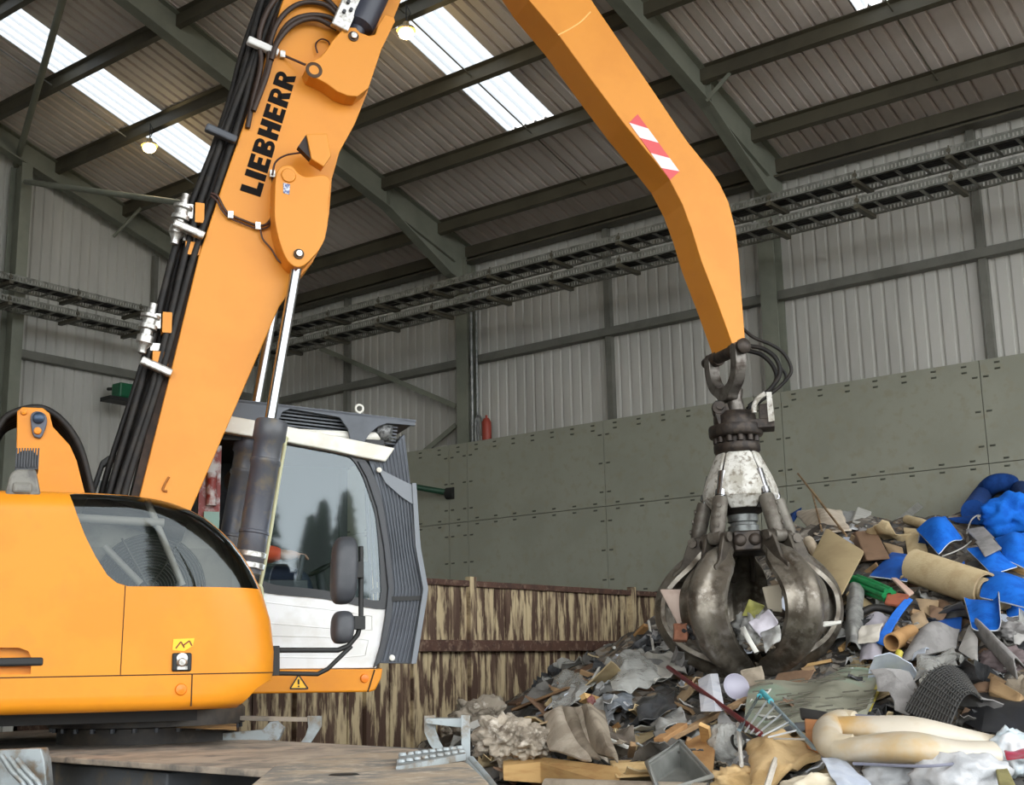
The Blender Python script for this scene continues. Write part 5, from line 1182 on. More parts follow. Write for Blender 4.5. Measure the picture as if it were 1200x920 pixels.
patch('carpet_piece', [(1017, 675, .24), (1045, 646, .2), (1069, 650, .24), (1064, 682, .28)], 'dark blue carpet scrap left of the big tan roll', 'carpet', M('mid_blue', (22, 84, 168), (18, 70, 146)), bulge=.05, mat2=backing)
patch('carpet_piece', [(1176, 700, .1), (1208, 694, .12), (1208, 720, .1), (1180, 724, .08)], 'blue carpet corner at the right edge below the stretched piece', 'carpet', blue, bulge=.04, mat2=backing)
patch('carpet_piece', [(1084, 728, .1), (1128, 722, .14), (1126, 740, .12), (1080, 738, .1)], 'dark blue carpet strip above the grey carpet fold', 'carpet', M('mid_blue', (22, 84, 168)), bulge=.02)
patch('carpet_tile', [(1131, 620, .42), (1152, 616, .42), (1166, 630, .44), (1145, 634, .44)], 'upper of two grey carpet tiles lying on the blue carpets', 'carpet tile', greyc, t=.015)
patch('carpet_tile', [(1142, 634, .48), (1163, 630, .48), (1175, 642, .5), (1154, 652, .5)], 'lower of two grey carpet tiles lying on the blue carpets', 'carpet tile', greyc, t=.015)
rod('string', [(1133, 625, .2), (1138, 610, .22), (1147, 604, .24), (1152, 612, .24), (1146, 606, .25), (1156, 603, .25), (1160, 612, .22)], .007, 'looped white carpet edging beside the grey tiles', 'string', paper, n=6)
rod('string', [(1104, 652, .15), (1120, 646, .18), (1131, 640, .2), (1138, 634, .2)], .006, 'thin white edging strip under the curled blue carpet', 'string', paper, n=6)
patch('paper_scrap', [(1124, 662, .5), (1130, 657, .5), (1131, 666, .5), (1122, 672, .5)], 'small blue paper scrap on top of the tan roll', 'scrap', blue, t=.006)
patch('paper_scrap', [(1134, 676, .48), (1148, 672, .48), (1155, 678, .48), (1140, 683, .48)], 'small tan card scrap on top of the tan roll', 'scrap', tan, t=.006)
# ---- top left of the right hand heap
patch('fibre_board', [(945, 661, .4), (968, 617, .25), (1014, 645, .3), (985, 700, .5)], 'large tan fibre board leaning right of the grapple', 'board', board, t=.02, bulge=.02)
m = MB(); C = [hit(x, y, .3) for x, y in ((1002, 623), (1027, 621), (1044, 655), (1016, 657))]; off = _h * .2
m.add(C + [p + off for p in C], [(0, 1, 2, 3), (4, 7, 6, 5), (0, 4, 5, 1), (1, 5, 6, 2), (2, 6, 7, 3), (3, 7, 4, 0)]); put(m, 'cardboard_box', brownb, 'brown cardboard box right of the leaning fibre board', 'box', bevel=.01)
patch('insulation_sheet', [(928, 600, .1), (985, 596, .12), (1000, 622, .2), (955, 626, .2)], 'cream padded sheet draped over the top of the heap', 'sheet', M('cream_sheet', (208, 196, 178), (190, 176, 156), scale=6, rough=.85), bulge=.12, rough=.04, t=.03)
patch('insulation_sheet', [(922, 604, .1), (940, 594, .12), (934, 604, .16), (926, 622, .16)], 'dark blue lined flap at the left end of the heap top', 'sheet', blue_d, bulge=.03)
patch('plaster_slab', [(1005, 593, .1), (1022, 599, .1), (1017, 616, .12), (998, 611, .12)], 'square white slab sticking up on the heap skyline', 'slab', paper, t=.03)
patch('plaster_slab', [(980, 600, .1), (1004, 598, .1), (1006, 618, .16), (985, 620, .16)], 'crumpled white sheet beside the square white slab', 'sheet', wbag, rough=.05, t=.012)
patch('plastic_strip', [(1029, 624, .1), (1076, 588, .12), (1083, 594, .12), (1037, 628, .1)], 'translucent grey plastic strip pointing up off the skyline', 'plastic', gfilm, t=.012)
rod('cardboard_tube', [(1063, 609, .1), (1078, 613, .12), (1092, 618, .1)], .045, 'short tan cardboard tube at the foot of the translucent strip', 'tube', tan)
patch('fibre_board', [(1034, 634, .08), (1058, 641, .1), (1062, 660, .1), (1046, 664, .1)], 'tan rounded board right of the brown box', 'board', card, t=.02, bulge=.04)
croll('carpet_roll', (948, 634, .22), (962, 655, .2), .06, 'small beige roll beside the grapple and the leaning board', cloth('beige', (196, 182, 160), (180, 166, 144)), tan_b, 2, .012)
for a, b_, lab in (((935, 555, .3), (992, 628, .25), 'long thin wooden stick rising from the heap beside the grapple'), ((951, 574, .32), (963, 622, .25), 'short wooden stick crossing the long stick beside the grapple')):
    rod('wooden_stick', [a, b_], .011, lab, 'stick', wood_o, n=6)
rod('wooden_stick', [(951, 574, .32), (975, 605, .26), (984, 620, .22)], .008, 'bent twig next to the long wooden stick', 'stick', wood_o, n=6)
# ---- middle band right of the grapple
m = MB(); A = hit(1003, 682, .25); B = hit(1042, 698, .25); z = (B - A).normalized(); x = z.cross(Vector((0, 0, 1))).normalized(); y = x.cross(z)
for k in range(7):
    t = 2 * PI * k / 7; o_ = (x * math.cos(t) + y * math.sin(t)) * .045; m.tube([A + o_, (A + B) / 2 + o_ * 1.15, B + o_], .024, 8)
put(m, 'plastic_bundle', greenp, 'ribbed green plastic bundle under the dark blue scrap', 'plastic')
patch('floor_tile', [(1040, 692, .26), (1066, 696, .26), (1061, 710, .26), (1036, 706, .26)], 'terracotta coloured piece at the end of the green bundle', 'tile', brick, t=.03)
patch('floor_tile', [(1044, 676, .24), (1050, 676, .24), (1072, 694, .24), (1066, 698, .24)], 'pale pink batten above the terracotta piece', 'batten', M('pale_pink', (206, 176, 160), rough=.8), t=.02)
patch('carpet_strip', [(1025, 752, .3), (1064, 698, .2), (1071, 702, .2), (1036, 757, .3)], 'long narrow bright blue strip leaning down the heap', 'carpet', M('strip_blue', (40, 118, 222), (30, 104, 206), scale=9, rough=.6), bx=.03, t=.015)
rod('rubber_hose', [(980, 694, .2), (977, 706, .24), (985, 717, .26), (1005, 719, .26), (1025, 712, .24), (1046, 716, .2)], .03, 'black rubber hose looping right of the grapple', 'hose', rubber, n=8)
patch('plastic_film', [(992, 690, .2), (1014, 688, .2), (1010, 762, .25), (990, 762, .25)], 'hanging grey plastic film below the black hose loop', 'plastic', gfilm, rough=.05, bx=.08, t=.008)
patch('plastic_film', [(1012, 724, .2), (1046, 722, .2), (1030, 776, .28), (1006, 780, .26)], 'pale lilac plastic sheet left of the long blue strip', 'plastic', M('lilac', (176, 172, 180), (158, 154, 162), scale=5, rough=.4), rough=.04, bx=.05, t=.008)
patch('torn_fabric', [(1008, 732, .3), (1034, 728, .3), (1030, 752, .32), (1004, 754, .32)], 'torn off white fabric hanging below the hose', 'fabric', M('off_white', (206, 200, 188), (190, 184, 170), scale=6, rough=.85), rough=.03)
for i, (q, lab) in enumerate((([(1072, 700), (1100, 704), (1096, 724), (1078, 716)], 'torn cardboard piece below the tan roll'), ([(1066, 722), (1082, 714), (1090, 730), (1072, 738)], 'torn cardboard scrap beside the long blue strip'), ([(1058, 740), (1074, 736), (1080, 752), (1064, 752)], 'pale cardboard scrap above the cardboard tube'), ([(1088, 708), (1112, 716), (1104, 726), (1090, 722)], 'brown cardboard flap under the tan roll'))):
    patch('cardboard_scrap', [(x, y, .2 + .02 * i) for x, y in q], lab, 'cardboard', card if i != 3 else brownb, t=.012, bulge=.02, rough=.02)
m = MB(); A = hit(1045, 753, .34); B = hit(1068, 742, .26); z = (B - A).normalized(); m.lathe([(.062, 0), (.066, .0), (.066, (B - A).length), (.055, (B - A).length), (.055, 0), (.062, 0)], A, z, 20); put(m, 'cardboard_tube', M('tube_orange', (180, 140, 92), (164, 124, 78), scale=6, rough=.7), 'open ended orange cardboard tube below the blue strip', 'tube')
rod('plastic_strip', [(1054, 764, .36), (1048, 785, .38), (1041, 806, .36)], .028, 'bright yellow plastic tube under the cardboard tube', 'plastic', yell, n=8)
patch('plastic_strip', [(1036, 782, .36), (1042, 784, .36), (1018, 838, .4), (1010, 838, .4)], 'yellow edged trim strip along the patterned mat', 'strip', yell, t=.01)
patch('carpet_piece', [(1052, 778, .3), (1074, 742, .24), (1126, 736, .3), (1122, 760, .36)], 'grey carpet folded in an arch above the black mat', 'carpet', greyc, bulge=.16, mat2=greyd)
patch('carpet_piece', [(1122, 762, .4), (1136, 730, .4), (1146, 748, .4), (1146, 778, .4)], 'upright pale grey carpet corner above the black mat', 'carpet', M('pale_grey', (178, 176, 172), (164, 162, 158)), bulge=.02, mat2=backing)
patch('carpet_piece', [(1142, 744, .2), (1160, 742, .22), (1206, 786, .2), (1192, 800, .2)], 'grey carpet strip arching to the right edge', 'carpet', greyc, bx=.14, t=.02)
patch('plastic_film', [(1072, 772, .3), (1120, 762, .32), (1126, 790, .34), (1080, 812, .34)], 'clear crumpled film tucked under the grey carpet arch', 'plastic', film, rough=.08, t=.006)
patch('paper_scrap', [(1076, 796, .42), (1094, 788, .42), (1096, 802, .42), (1080, 808, .42)], 'white paper scrap in front of the black mat', 'paper', paper, bulge=.02, t=.006)
mt_ = patch('rubber_mat', [(1058, 832, .42), (1128, 784, .36), (1154, 824, .46), (1110, 858, .55)], 'curved black rubber mat with a fine grid, lower right', 'mat', blackp, t=.015, bx=.13, n=13)
me = mt_.data
m = MB(); C = [hit(*p) for p in ((1058, 832, .42), (1128, 784, .36), (1154, 824, .46), (1110, 858, .55))]; nrm = (C[1] - C[0]).cross(C[3] - C[0]).normalized(); nrm = nrm if nrm.dot(CAM - C[0]) > 0 else -nrm
f_ = lambda u, v: (C[0] * (1 - u) + C[1] * u) * (1 - v) + (C[3] * (1 - u) + C[2] * u) * v + nrm * (.13 * math.sin(PI * u) + .003)
for i in range(1, 16): m.tube([f_(u / 10, i / 16) for u in range(11)], .004, 4)
for i in range(1, 16): m.tube([f_(i / 16, v / 4) for v in range(5)], .004, 4)
m.build('mat_rib', M('rib_grey', (74, 74, 72), rough=.5), mt_)
m = MB(); C = [hit(x, y, .35) for x, y in ((1156, 822), (1210, 824), (1210, 862), (1150, 858))]; off = _h * .35 + Vector((0, 0, .05)); m.add(C + [p + off for p in C], [(0, 1, 2, 3), (4, 7, 6, 5), (0, 4, 5, 1), (1, 5, 6, 2), (2, 6, 7, 3), (3, 7, 4, 0)]); put(m, 'plastic_crate', M('black_crate', (30, 31, 33), (40, 41, 43), scale=6, rough=.4), 'black plastic crate at the right edge beside the rubber mat', 'crate', bevel=.012)
patch('cardboard_box', [(1160, 790, .3), (1196, 812, .3), (1194, 826, .34), (1158, 808, .34)], 'flattened brown cardboard box above the black crate', 'box', M('box_brown', (150, 124, 88), (132, 106, 74), scale=5, rough=.8), t=.05)
lump('fabric_bundle', (1178, 776), (.2, .16, .1), 'dark mauve bundle under the arching grey carpet strip', 'fabric', M('mauve', (110, 98, 98), (92, 80, 80), scale=6, rough=.8), amp=.3, lift=.12, seed=5, crease=.3)
lump('fabric_bundle', (1188, 742), (.16, .14, .08), 'grey crumpled cloth at the right edge below the blue corner', 'fabric', greyc, amp=.3, lift=.12, seed=8, crease=.4)
patch('fabric_piece', [(1186, 726, .2), (1208, 716, .2), (1208, 756, .2), (1190, 752, .2)], 'pale grey cloth hanging at the right edge', 'fabric', M('pale_grey', (178, 176, 172)), rough=.04)
# ---- patterned mat and foreground
pm = patch('floor_mat', [(880, 797, .3), (1000, 783, .3), (1042, 786, .3), (1016, 838, .36)], None, None, greyd, n=3, sub=0); kill(pm)
mat_g = M('mat_grey', (134, 134, 118), (124, 124, 108), scale=5, rough=.8, c3=(116, 154, 134), s3=.8)
C = [hit(878, 806, .34), hit(1038, 780, .26), hit(1016, 836, .5), hit(872, 852, .5)]
f_ = lambda u, v: (C[0] * (1 - u) + C[1] * u) * (1 - v) + (C[3] * (1 - u) + C[2] * u) * v
n_ = (C[1] - C[0]).cross(C[3] - C[0]).normalized(); n_ = n_ if n_.dot(CAM - C[0]) > 0 else -n_
P = [[f_(j / 12, i / 6) + n_ * .03 * math.sin(j * .9 + i * .5) for j in range(13)] for i in range(7)]
m = MB(); m.slab(P, [[n_] * 13 for _ in range(7)], .035)
for i in range(6):
    for j in range(11):
        u, v = (j + .6 + .35 * (i % 2)) / 12, (i + .5) / 6
        if noise.noise((j * 1.3, i * 1.7, 2)) < -.1 or u > .97: continue
        A = f_(u, v) + n_ * (.034 + .03 * math.sin(u * 12 * .9 + v * 6 * .5)); m.bar(A, A + (C[1] - C[0]).normalized() * .11 + (C[3] - C[0]).normalized() * .03, .022, .006, up=n_, mi=1)
pm = put(m, 'floor_mat', [mat_g, M('dash_grey', (92, 90, 78), rough=.8)], 'large grey green floor mat with dash marks below the grapple', 'mat')
# drying rack
ra = thing('drying_rack', 'folding wire drying rack with a turquoise corner below the floor mat', 'rack', (0, 0, 0))
A, B, C2 = hit(893, 811, .95), hit(867, 856, .8), hit(956, 878, .85)
wire = M('rack_wire', (200, 204, 206), rough=.3, metal=.6)
m = MB(); m.tube([B, A, C2], .009, 8); m.tube([B + _h * .06, A + _h * .06, C2 + _h * .06], .008, 8); m.build('rack_frame', M('rack_blue', (128, 146, 154), rough=.4), ra)
m = MB()
for k in range(1, 7):
    f = k / 7; m.cyl(A * (1 - f) + C2 * f, B * (1 - f * .3) + C2 * (f * .3) + (C2 - B) * f * .25, .006, 6)
m.build('rack_rail', wire, ra)
m = MB(); m.tube([A + (B - A) * .12, A, A + (C2 - A) * .2], .018, 8); m.build('corner_joint', M('turquoise', (84, 178, 190), rough=.4), ra)
ra.location = (0, 0, 0)
rod('metal_pole', [(783, 782, .45), (891, 860, .8)], .017, 'dark red metal pole slanting below the grapple', 'pole', redp, n=10)
m = MB(); C = [hit(x, y, .62) for x, y in ((817, 797), (832, 789), (839, 834), (820, 834))]; off = _h * .12 + _r * .08; m.add(C + [p + off for p in C], [(0, 1, 2, 3), (4, 7, 6, 5), (0, 4, 5, 1), (1, 5, 6, 2), (2, 6, 7, 3), (3, 7, 4, 0)]); put(m, 'plastic_carton', M('carton_white', (208, 210, 216), (192, 196, 206), scale=7, rough=.5), 'white plastic carton behind the dark red pole', 'carton', bevel=.012)
m = MB(); P = hit(862, 806, .42); ax = (CAM - P).normalized() + Vector((.2, 0, .3)); m.lathe([(0, -.01), (.06, -.01), (.092, .012), (.096, .02), (.09, .022), (.058, .0), (0, .0)], P, ax + Vector((.5, 0, .2)), 26); put(m, 'plate', M('lilac_white', (150, 148, 162), rough=.35), 'pale lilac round dish under the closed grapple tips', 'plate')
beam('timber_batten', (773, 872, .42), (876, 819, .42), .05, .03, 'long pale timber batten crossing under the red pole', 'timber', wood_o)
patch('plywood_piece', [(802, 868, .3), (840, 850, .3), (836, 908, .4), (812, 900, .4)], 'orange plywood piece behind the grey tub', 'board', ply, t=.02)
lump('plastic_bag', (851, 872), (.1, .1, .125), 'clear rounded plastic bag beside the plywood piece', 'bag', film, amp=.2, lift=.42, seed=3, crease=.15)
# grey tub
tb = thing('plastic_tub', 'open grey plastic tub lying tilted in the foreground', 'tub', (0, 0, 0))
C = [hit(x, y, l) for x, y, l in ((758, 894, .6), (797, 869, .52), (834, 910, .6), (772, 930, .68))]; nn = (C[1] - C[0]).cross(C[3] - C[0]).normalized(); nn = nn if nn.dot(CAM - C[0]) > 0 else -nn; cc = sum(C, Vector()) / 4
I = [cc + (p - cc) * .86 for p in C]; Bt = [cc + (p - cc) * .72 - nn * .10 for p in C]; Ob = [cc + (p - cc) * .80 - nn * .13 for p in C]
m = MB(); vs = C + I + Bt + Ob
m.add(vs, [(i, (i + 1) % 4, 4 + (i + 1) % 4, 4 + i) for i in range(4)] + [(4 + i, 4 + (i + 1) % 4, 8 + (i + 1) % 4, 8 + i) for i in range(4)] + [(8, 9, 10, 11)] + [(i, 12 + i, 12 + (i + 1) % 4, (i + 1) % 4) for i in range(4)] + [(15, 14, 13, 12)]); m.build('tub_body', tubm, tb, bevel=.008)
m = MB(); m.tube(C, .014, 8, closed=True); m.build('tub_rim', M('tub_rim', (134, 136, 132), rough=.4), tb)
patch('foam_sheet', [(872, 868, .42), (936, 862, .4), (962, 886, .46), (880, 922, .6)], 'crumpled tan foam sheet in the foreground beside the drying rack', 'foam', foam, t=.05, bulge=.10, rough=.06, n=13)
lump('foam_lump', (868, 918), (.15, .13, .09), 'tan foam lump at the bottom edge below the foam sheet', 'foam', foam, amp=.3, lift=.2, seed=12, crease=.35)
rod('wooden_stick', [(865, 848, .56), (869, 897, .6)], .012, 'upright white stick beside the clear bag', 'stick', paper, n=6)
rod('wooden_stick', [(912, 880, .75), (898, 924, .85)], .016, 'white stick lying on the tan foam sheet', 'stick', M('off_white', (206, 200, 188)), n=6)
rod('cable', [(862, 858, .5), (858, 864, .56), (860, 874, .58), (868, 880, .55), (874, 872, .5)], .008, 'thin black cable curling by the clear bag', 'cable', black, n=6)
patch('picture_frame', [(936, 828, .75), (972, 834, .75), (968, 843, .78), (938, 841, .78)], 'black frame edge above the orange panel', 'frame', blackp, t=.02)
patch('wood_panel', [(942, 837, .72), (962, 839, .72), (968, 882, .8), (944, 872, .78)], 'orange brown panel left of the cream mattress', 'panel', M('orange_panel', (190, 132, 84), (172, 116, 72), scale=4, rough=.6), t=.03)
# folded cream mattress
ms = thing('mattress', 'folded cream vinyl mattress lying across the lower right', 'mattress', (0, 0, 0))
def pad(a, b, c, r):
    pts = spline([hit(*a), hit(*c), hit(*b)], 8); m = MB(); k = len(pts)
    m.tube(pts, [r * (.72 + .28 * math.sin(PI * min(1, max(0, (i + 1) / (k + 1))))) for i in range(k)], 16)
    for i, v in enumerate(m.v):
        q = Vector(v); c = pts[min(i // 16, k - 1)]; d = q - c; q = c + Vector((d.x * 1.7, d.y * 1.7, d.z * .86)); m.v[i] = tuple(q + Vector((0, 0, .03 * noise.noise(q * 3.3))) + _h * (.03 * noise.noise(q * 5)))
    return m
pad((972, 854, .78), (1168, 874, .7), (1070, 860, .78), .088).build('upper_fold', cream_v, ms); pad((985, 877, .88), (1162, 884, .8), (1075, 880, .88), .088).build('lower_fold', cream_v, ms)
m = MB(); m.tube(spline([hit(1004, 850, .82), hit(984, 848, .84), hit(971, 856, .86), hit(971, 869, .88), hit(984, 878, .9), hit(1004, 879, .9)], 6), [.05] + [.078] * 29 + [.05], 16); m.build('fold_end', cream_v, ms)
for pp_ in ([(962, 848, .92), (975, 838, .9), (1000, 838, .9), (1080, 846, .88), (1160, 862, .86)], [(1000, 895, .95), (1080, 898, .95), (1130, 894, .92)]):
    m = MB(); m.tube(spline([hit(*p) for p in pp_], 6), .008, 6); m.build('piping', M('piping_blue', (120, 122, 136), rough=.5), ms)
patch('paper_sheet', [(960, 886, .85), (986, 882, .85), (1022, 922, .95), (985, 930, .95)], 'creased bluish white paper sheet left of the white bags', 'paper', M('blue_white', (188, 196, 208), (172, 181, 196), scale=6, rough=.5), rough=.03, t=.006)
lump('rubbish_bag', (1050, 914), (.17, .15, .105), 'white rubbish bag below the left half of the cream mattress', 'bag', wbag, amp=.25, lift=.55, seed=21, crease=.16)
lump('rubbish_bag', (1128, 912), (.22, .18, .13), 'large white rubbish bag below the right half of the cream mattress', 'bag', wbag, amp=.25, lift=.6, seed=24, crease=.16)
lump('rubbish_bag', (1186, 882), (.13, .14, .12), 'pale blue and white bag at the right edge beside the mattress', 'bag', M('ice_bag', (186, 202, 210), (204, 206, 208), scale=4, rough=.4, bump=.5, bscale=20), amp=.3, lift=.55, seed=27, crease=.18)
patch('plastic_wrapper', [(1176, 878, .85), (1204, 874, .85), (1204, 888, .88), (1178, 890, .88)], 'crimson wrapper on the pale blue and white bag', 'wrapper', M('crimson', (186, 36, 66), (160, 30, 56), scale=9, rough=.35), rough=.02, t=.006)
patch('carpet_strip', [(1166, 896, .9), (1176, 890, .9), (1196, 930, .95), (1172, 930, .95)], 'olive carpet strip standing between the white bags', 'carpet', M('olive', (128, 122, 78), (112, 106, 66), scale=12, rough=.9), t=.02)
lump('rubbish_bag', (960, 930), (.2, .15, .09), 'cream bag at the bottom edge below the paper sheet', 'bag', M('cream_bag', (216, 208, 186), (200, 190, 166), scale=5, rough=.6), amp=.2, lift=.6, seed=31, crease=.25)
# ---- left part: timbers, fluff, folded carpets, film
m = MB(); C = [hit(x, y, .3) for x, y in ((589, 897), (633, 893), (728, 906), (724, 922), (634, 918), (590, 915))]; off = _h * .22 + Vector((0, 0, .02)); n = 6
m.add(C + [p + off for p in C], [(i, (i + 1) % n, n + (i + 1) % n, n + i) for i in range(n)] + [(0, 1, 4, 5), (1, 2, 3, 4), (11, 10, 7, 6), (10, 9, 8, 7)]); put(m, 'timber_beam', wood, 'fresh yellow timber beam with a broken end in the left foreground', 'timber', bevel=.006)
m = MB(); C = [hit(x, y, .3) for x, y in ((716, 894), (762, 893), (768, 910), (722, 912))]; off = _h * .2; m.add(C + [p + off for p in C], [(0, 1, 2, 3), (4, 7, 6, 5), (0, 4, 5, 1), (1, 5, 6, 2), (2, 6, 7, 3), (3, 7, 4, 0)]); put(m, 'timber_beam', M('straw', (206, 178, 128), (188, 158, 108), scale=9, rough=.85, bump=.4), 'short straw coloured timber block left of the grey tub', 'timber', bevel=.008)
croll('carpet_roll', (640, 926, .35), (830, 932, .4), .075, 'long grey brown carpet roll along the bottom edge', dust, greyd, 2, .015)
lump('insulation_clump', (567, 846), (.27, .3, .2), 'big fluffy grey insulation clump beside the step bracket', 'insulation', fluff, amp=.35, fr=2.5, lift=.15, seed=41, sub=5, crease=.10)
lump('insulation_clump', (592, 866), (.2, .2, .15), 'smaller insulation clump in front of the big fluffy one', 'insulation', fluff, amp=.4, fr=3, lift=.25, seed=43, sub=5, crease=.10)
lump('insulation_clump', (622, 872), (.17, .2, .12), 'flat insulation clump left of the folded grey carpet', 'insulation', fluff, amp=.35, fr=2.6, lift=.2, seed=47, sub=5, crease=.10)
lump('insulation_clump', (529, 858), (.1, .12, .09), 'little insulation ball under the step bracket', 'insulation', fluff, amp=.35, fr=2.6, lift=.1, seed=49, crease=.10)
for i in range(4):
    o_ = 13 * i
    patch('carpet_fold', [(636 + o_, 838 - o_ * .35, .3), (664 + o_ * 1.15, 822 + o_ * .25, .22), (694 + o_ * .8, 893 - o_ * .06, .5), (640 + o_ * 1.3, 878 + o_ * .2, .5)], ('outer', 'second', 'third', 'inner')[i] + ' layer of the dusty folded carpet in front of the skip', 'carpet', dust if i % 2 else cloth('pale_dust', (186, 176, 160), (160, 150, 134), sc=5), bulge=.1 + .02 * i, rough=.03, t=.03)
patch('plastic_film', [(632, 800, .3), (668, 786, .25), (704, 800, .35), (656, 838, .4)], 'clear film draped above the dusty folded carpet', 'plastic', film, rough=.1, bulge=.1, t=.006, n=13)
patch('plastic_film', [(702, 778, .3), (752, 766, .3), (790, 800, .4), (716, 812, .4)], 'large clear film sheet below the end of the skip', 'plastic', film, rough=.1, bulge=.12, t=.006, n=13)
patch('plastic_film', [(752, 768, .3), (796, 764, .3), (806, 790, .35), (766, 800, .35)], 'whitish torn film left of the grapple tips', 'plastic', M('white_film', (184, 182, 174), (164, 162, 154), scale=6, rough=.4, bump=.6, bscale=18), rough=.08, t=.006)
beam('timber_board', (600, 826, .3), (704, 776, .25), .16, .022, 'dark brown board leaning toward the skip', 'board', M('dark_board', (92, 66, 44), (72, 50, 34), scale=5, rough=.75))
beam('timber_board', (603, 832, .4), (668, 806, .35), .10, .02, 'orange brown board below the dark one', 'board', M('amber_board', (112, 86, 58), (96, 72, 48), scale=5, rough=.75))
beam('timber_batten', (690, 804, .4), (703, 782, .35), .02, .02, 'short white batten standing by the clear film', 'timber', paper)
beam('timber_batten', (700, 861, .5), (736, 876, .5), .03, .018, 'white batten lying right of the folded carpet', 'timber', paper)
patch('plastic_bag', [(700, 848, .4), (748, 852, .4), (744, 872, .45), (706, 866, .45)], 'shiny taupe plastic bag right of the folded carpet', 'bag', M('taupe_film', (116, 108, 98), (94, 86, 78), scale=5, rough=.3, bump=.6, bscale=18), rough=.06, t=.008)
patch('plastic_bag', [(760, 846, .4), (800, 828, .4), (806, 846, .45), (768, 862, .45)], 'silvery crumpled bag left of the orange plywood', 'bag', gfilm, rough=.07, t=.008)
patch('plastic_bag', [(706, 818, .35), (740, 808, .35), (744, 826, .4), (712, 832, .4)], 'grey blue bag below the large clear film', 'bag', M('blue_grey', (118, 124, 130), (92, 98, 104), scale=6, rough=.35, bump=.6, bscale=18), rough=.07, t=.008)
patch('plastic_bag', [(742, 818, .35), (790, 812, .4), (796, 832, .45), (748, 842, .45)], 'black refuse sack behind the silvery bag', 'bag', dfilm, rough=.07, t=.008, bulge=.06)
lump('plastic_scrap', (692, 838), (.05, .05, .035), 'small bright green plastic scrap right of the clear film', 'scrap', greenp, amp=.4, lift=.4, seed=53, sub=3, crease=.4)
lump('plastic_scrap', (693, 824), (.035, .04, .05), 'small pink red scrap above the green scrap', 'scrap', M('pink_red', (136, 84, 80), (110, 70, 66), scale=9, rough=.6), amp=.4, lift=.38, seed=54, sub=3, crease=.4)
beam('timber_batten', (772, 868, .5), (800, 850, .45), .07, .03, 'orange timber offcut above the grey tub', 'timber', M('amber_wood', (160, 122, 80), (142, 104, 66), scale=5, rough=.7))
rod('wooden_stick', [(720, 733, .2), (760, 714, .2)], .012, 'pale stick at the right end of the skip', 'stick', paper, n=6)
rod('wooden_stick', [(705, 756, .2), (720, 759, .22)], .014, 'short white stick on the middle rail end', 'stick', paper, n=6)
rod('wooden_stick', [(760, 728, .2), (766, 762, .25)], .012, 'upright white stick left of the grapple', 'stick', paper, n=6)
patch('paper_scrap', [(538, 748, .0), (546, 732, 0), (548, 746, 0), (544, 752, 0)], None, None, paper, n=3); kill(bpy.data.objects['paper_scrap' if False else [o.name for o in bpy.data.objects if o.name.startswith('paper_scrap')][-1]])
# ---------------------------------------------------------------- what the grapple holds
def gpatch(name, px, D, lab, cat, mat, **k):
    global hit
    h0 = hit; hit = lambda x, y, l=0: atdepth(x, y, D - l)
    try: return patch(name, [(x, y, l) for x, y, l in px], lab, cat, mat, **k)
    finally: hit = h0
gpatch('cardboard_flap', [(772, 690, .0), (812, 690, .0), (816, 744, .0), (798, 740, .0)], 9.62, 'pinkish cardboard flap held behind the left grapple tine', 'cardboard', M('pink_card', (176, 158, 146), (158, 140, 128), scale=4, rough=.8), bulge=.03)
gpatch('floor_tile', [(790, 734, 0), (806, 730, 0.02), (806, 750, .02), (789, 750, 0)], 9.55, 'terracotta block held inside the left of the grapple', 'tile', M('dull_brick', (138, 92, 70), (118, 78, 58), scale=9, rough=.9), t=.06, rough=.02)
gpatch('fabric_piece', [(868, 722, 0), (878, 702, 0.05), (898, 710, .05), (884, 724, 0.05)], 9.42, 'olive yellow cloth showing inside the grapple', 'fabric', M('olive_yellow', (134, 132, 66), (104, 104, 50), scale=8, rough=.7), rough=.03)
gpatch('fibre_board', [(893, 688, 0), (916, 684, 0), (917, 718, 0), (900, 716, 0)], 9.6, 'beige board held at the back of the grapple', 'board', M('beige_board', (178, 168, 148), rough=.8), t=.02)
gpatch('plastic_film', [(876, 728, 0), (898, 714, 0.05), (912, 730, .05), (892, 748, 0.05)], 9.36, 'lilac grey film crumpled inside the grapple', 'plastic', M('lilac', (176, 172, 180)), rough=.05)
gpatch('plastic_film', [(890, 742, 0), (914, 732, 0.05), (916, 752, .05), (896, 766, 0.05)], 9.28, 'silver foil crumpled low inside the grapple', 'plastic', gfilm, rough=.05)
gpatch('paper_sheet', [(866, 736, 0), (872, 734, 0.05), (890, 764, .05), (884, 766, 0.05)], 9.25, 'white paper edge pressed inside the left of the grapple opening', 'paper', paper, bulge=.02)
gpatch('wooden_stick', [(964, 728, 0), (986, 727, 0.05), (986, 731, .05), (964, 732, 0.05)], 9.2, 'short pale batten sticking out of the right grapple tine', 'stick', paper, t=.02)
gpatch('fabric_piece', [(868, 786, 0), (892, 780, 0), (896, 800, 0), (874, 806, 0)], 9.15, 'dusty rag hanging from the grapple tips', 'fabric', dust, rough=.04)
for (c_, D_, sz_, lab_, mat_) in (((884, 738), 9.5, (.15, .15, .15), 'grey film ball packed inside the closed grapple', gfilm), ((812, 736), 9.6, (.08, .1, .08), 'dark film ball behind the left grapple tine', dfilm), ((889, 752), 9.5, (.12, .12, .07), 'dusty rag bundle in the bottom of the grapple', dust)):
    h0 = hit; hit = lambda x, y, l=0, D_=D_: atdepth(x, y, D_)
    lump('waste_ball', c_, sz_, lab_, 'waste', mat_, amp=.35, seed=int(c_[0]), crease=.5)
    hit = h0
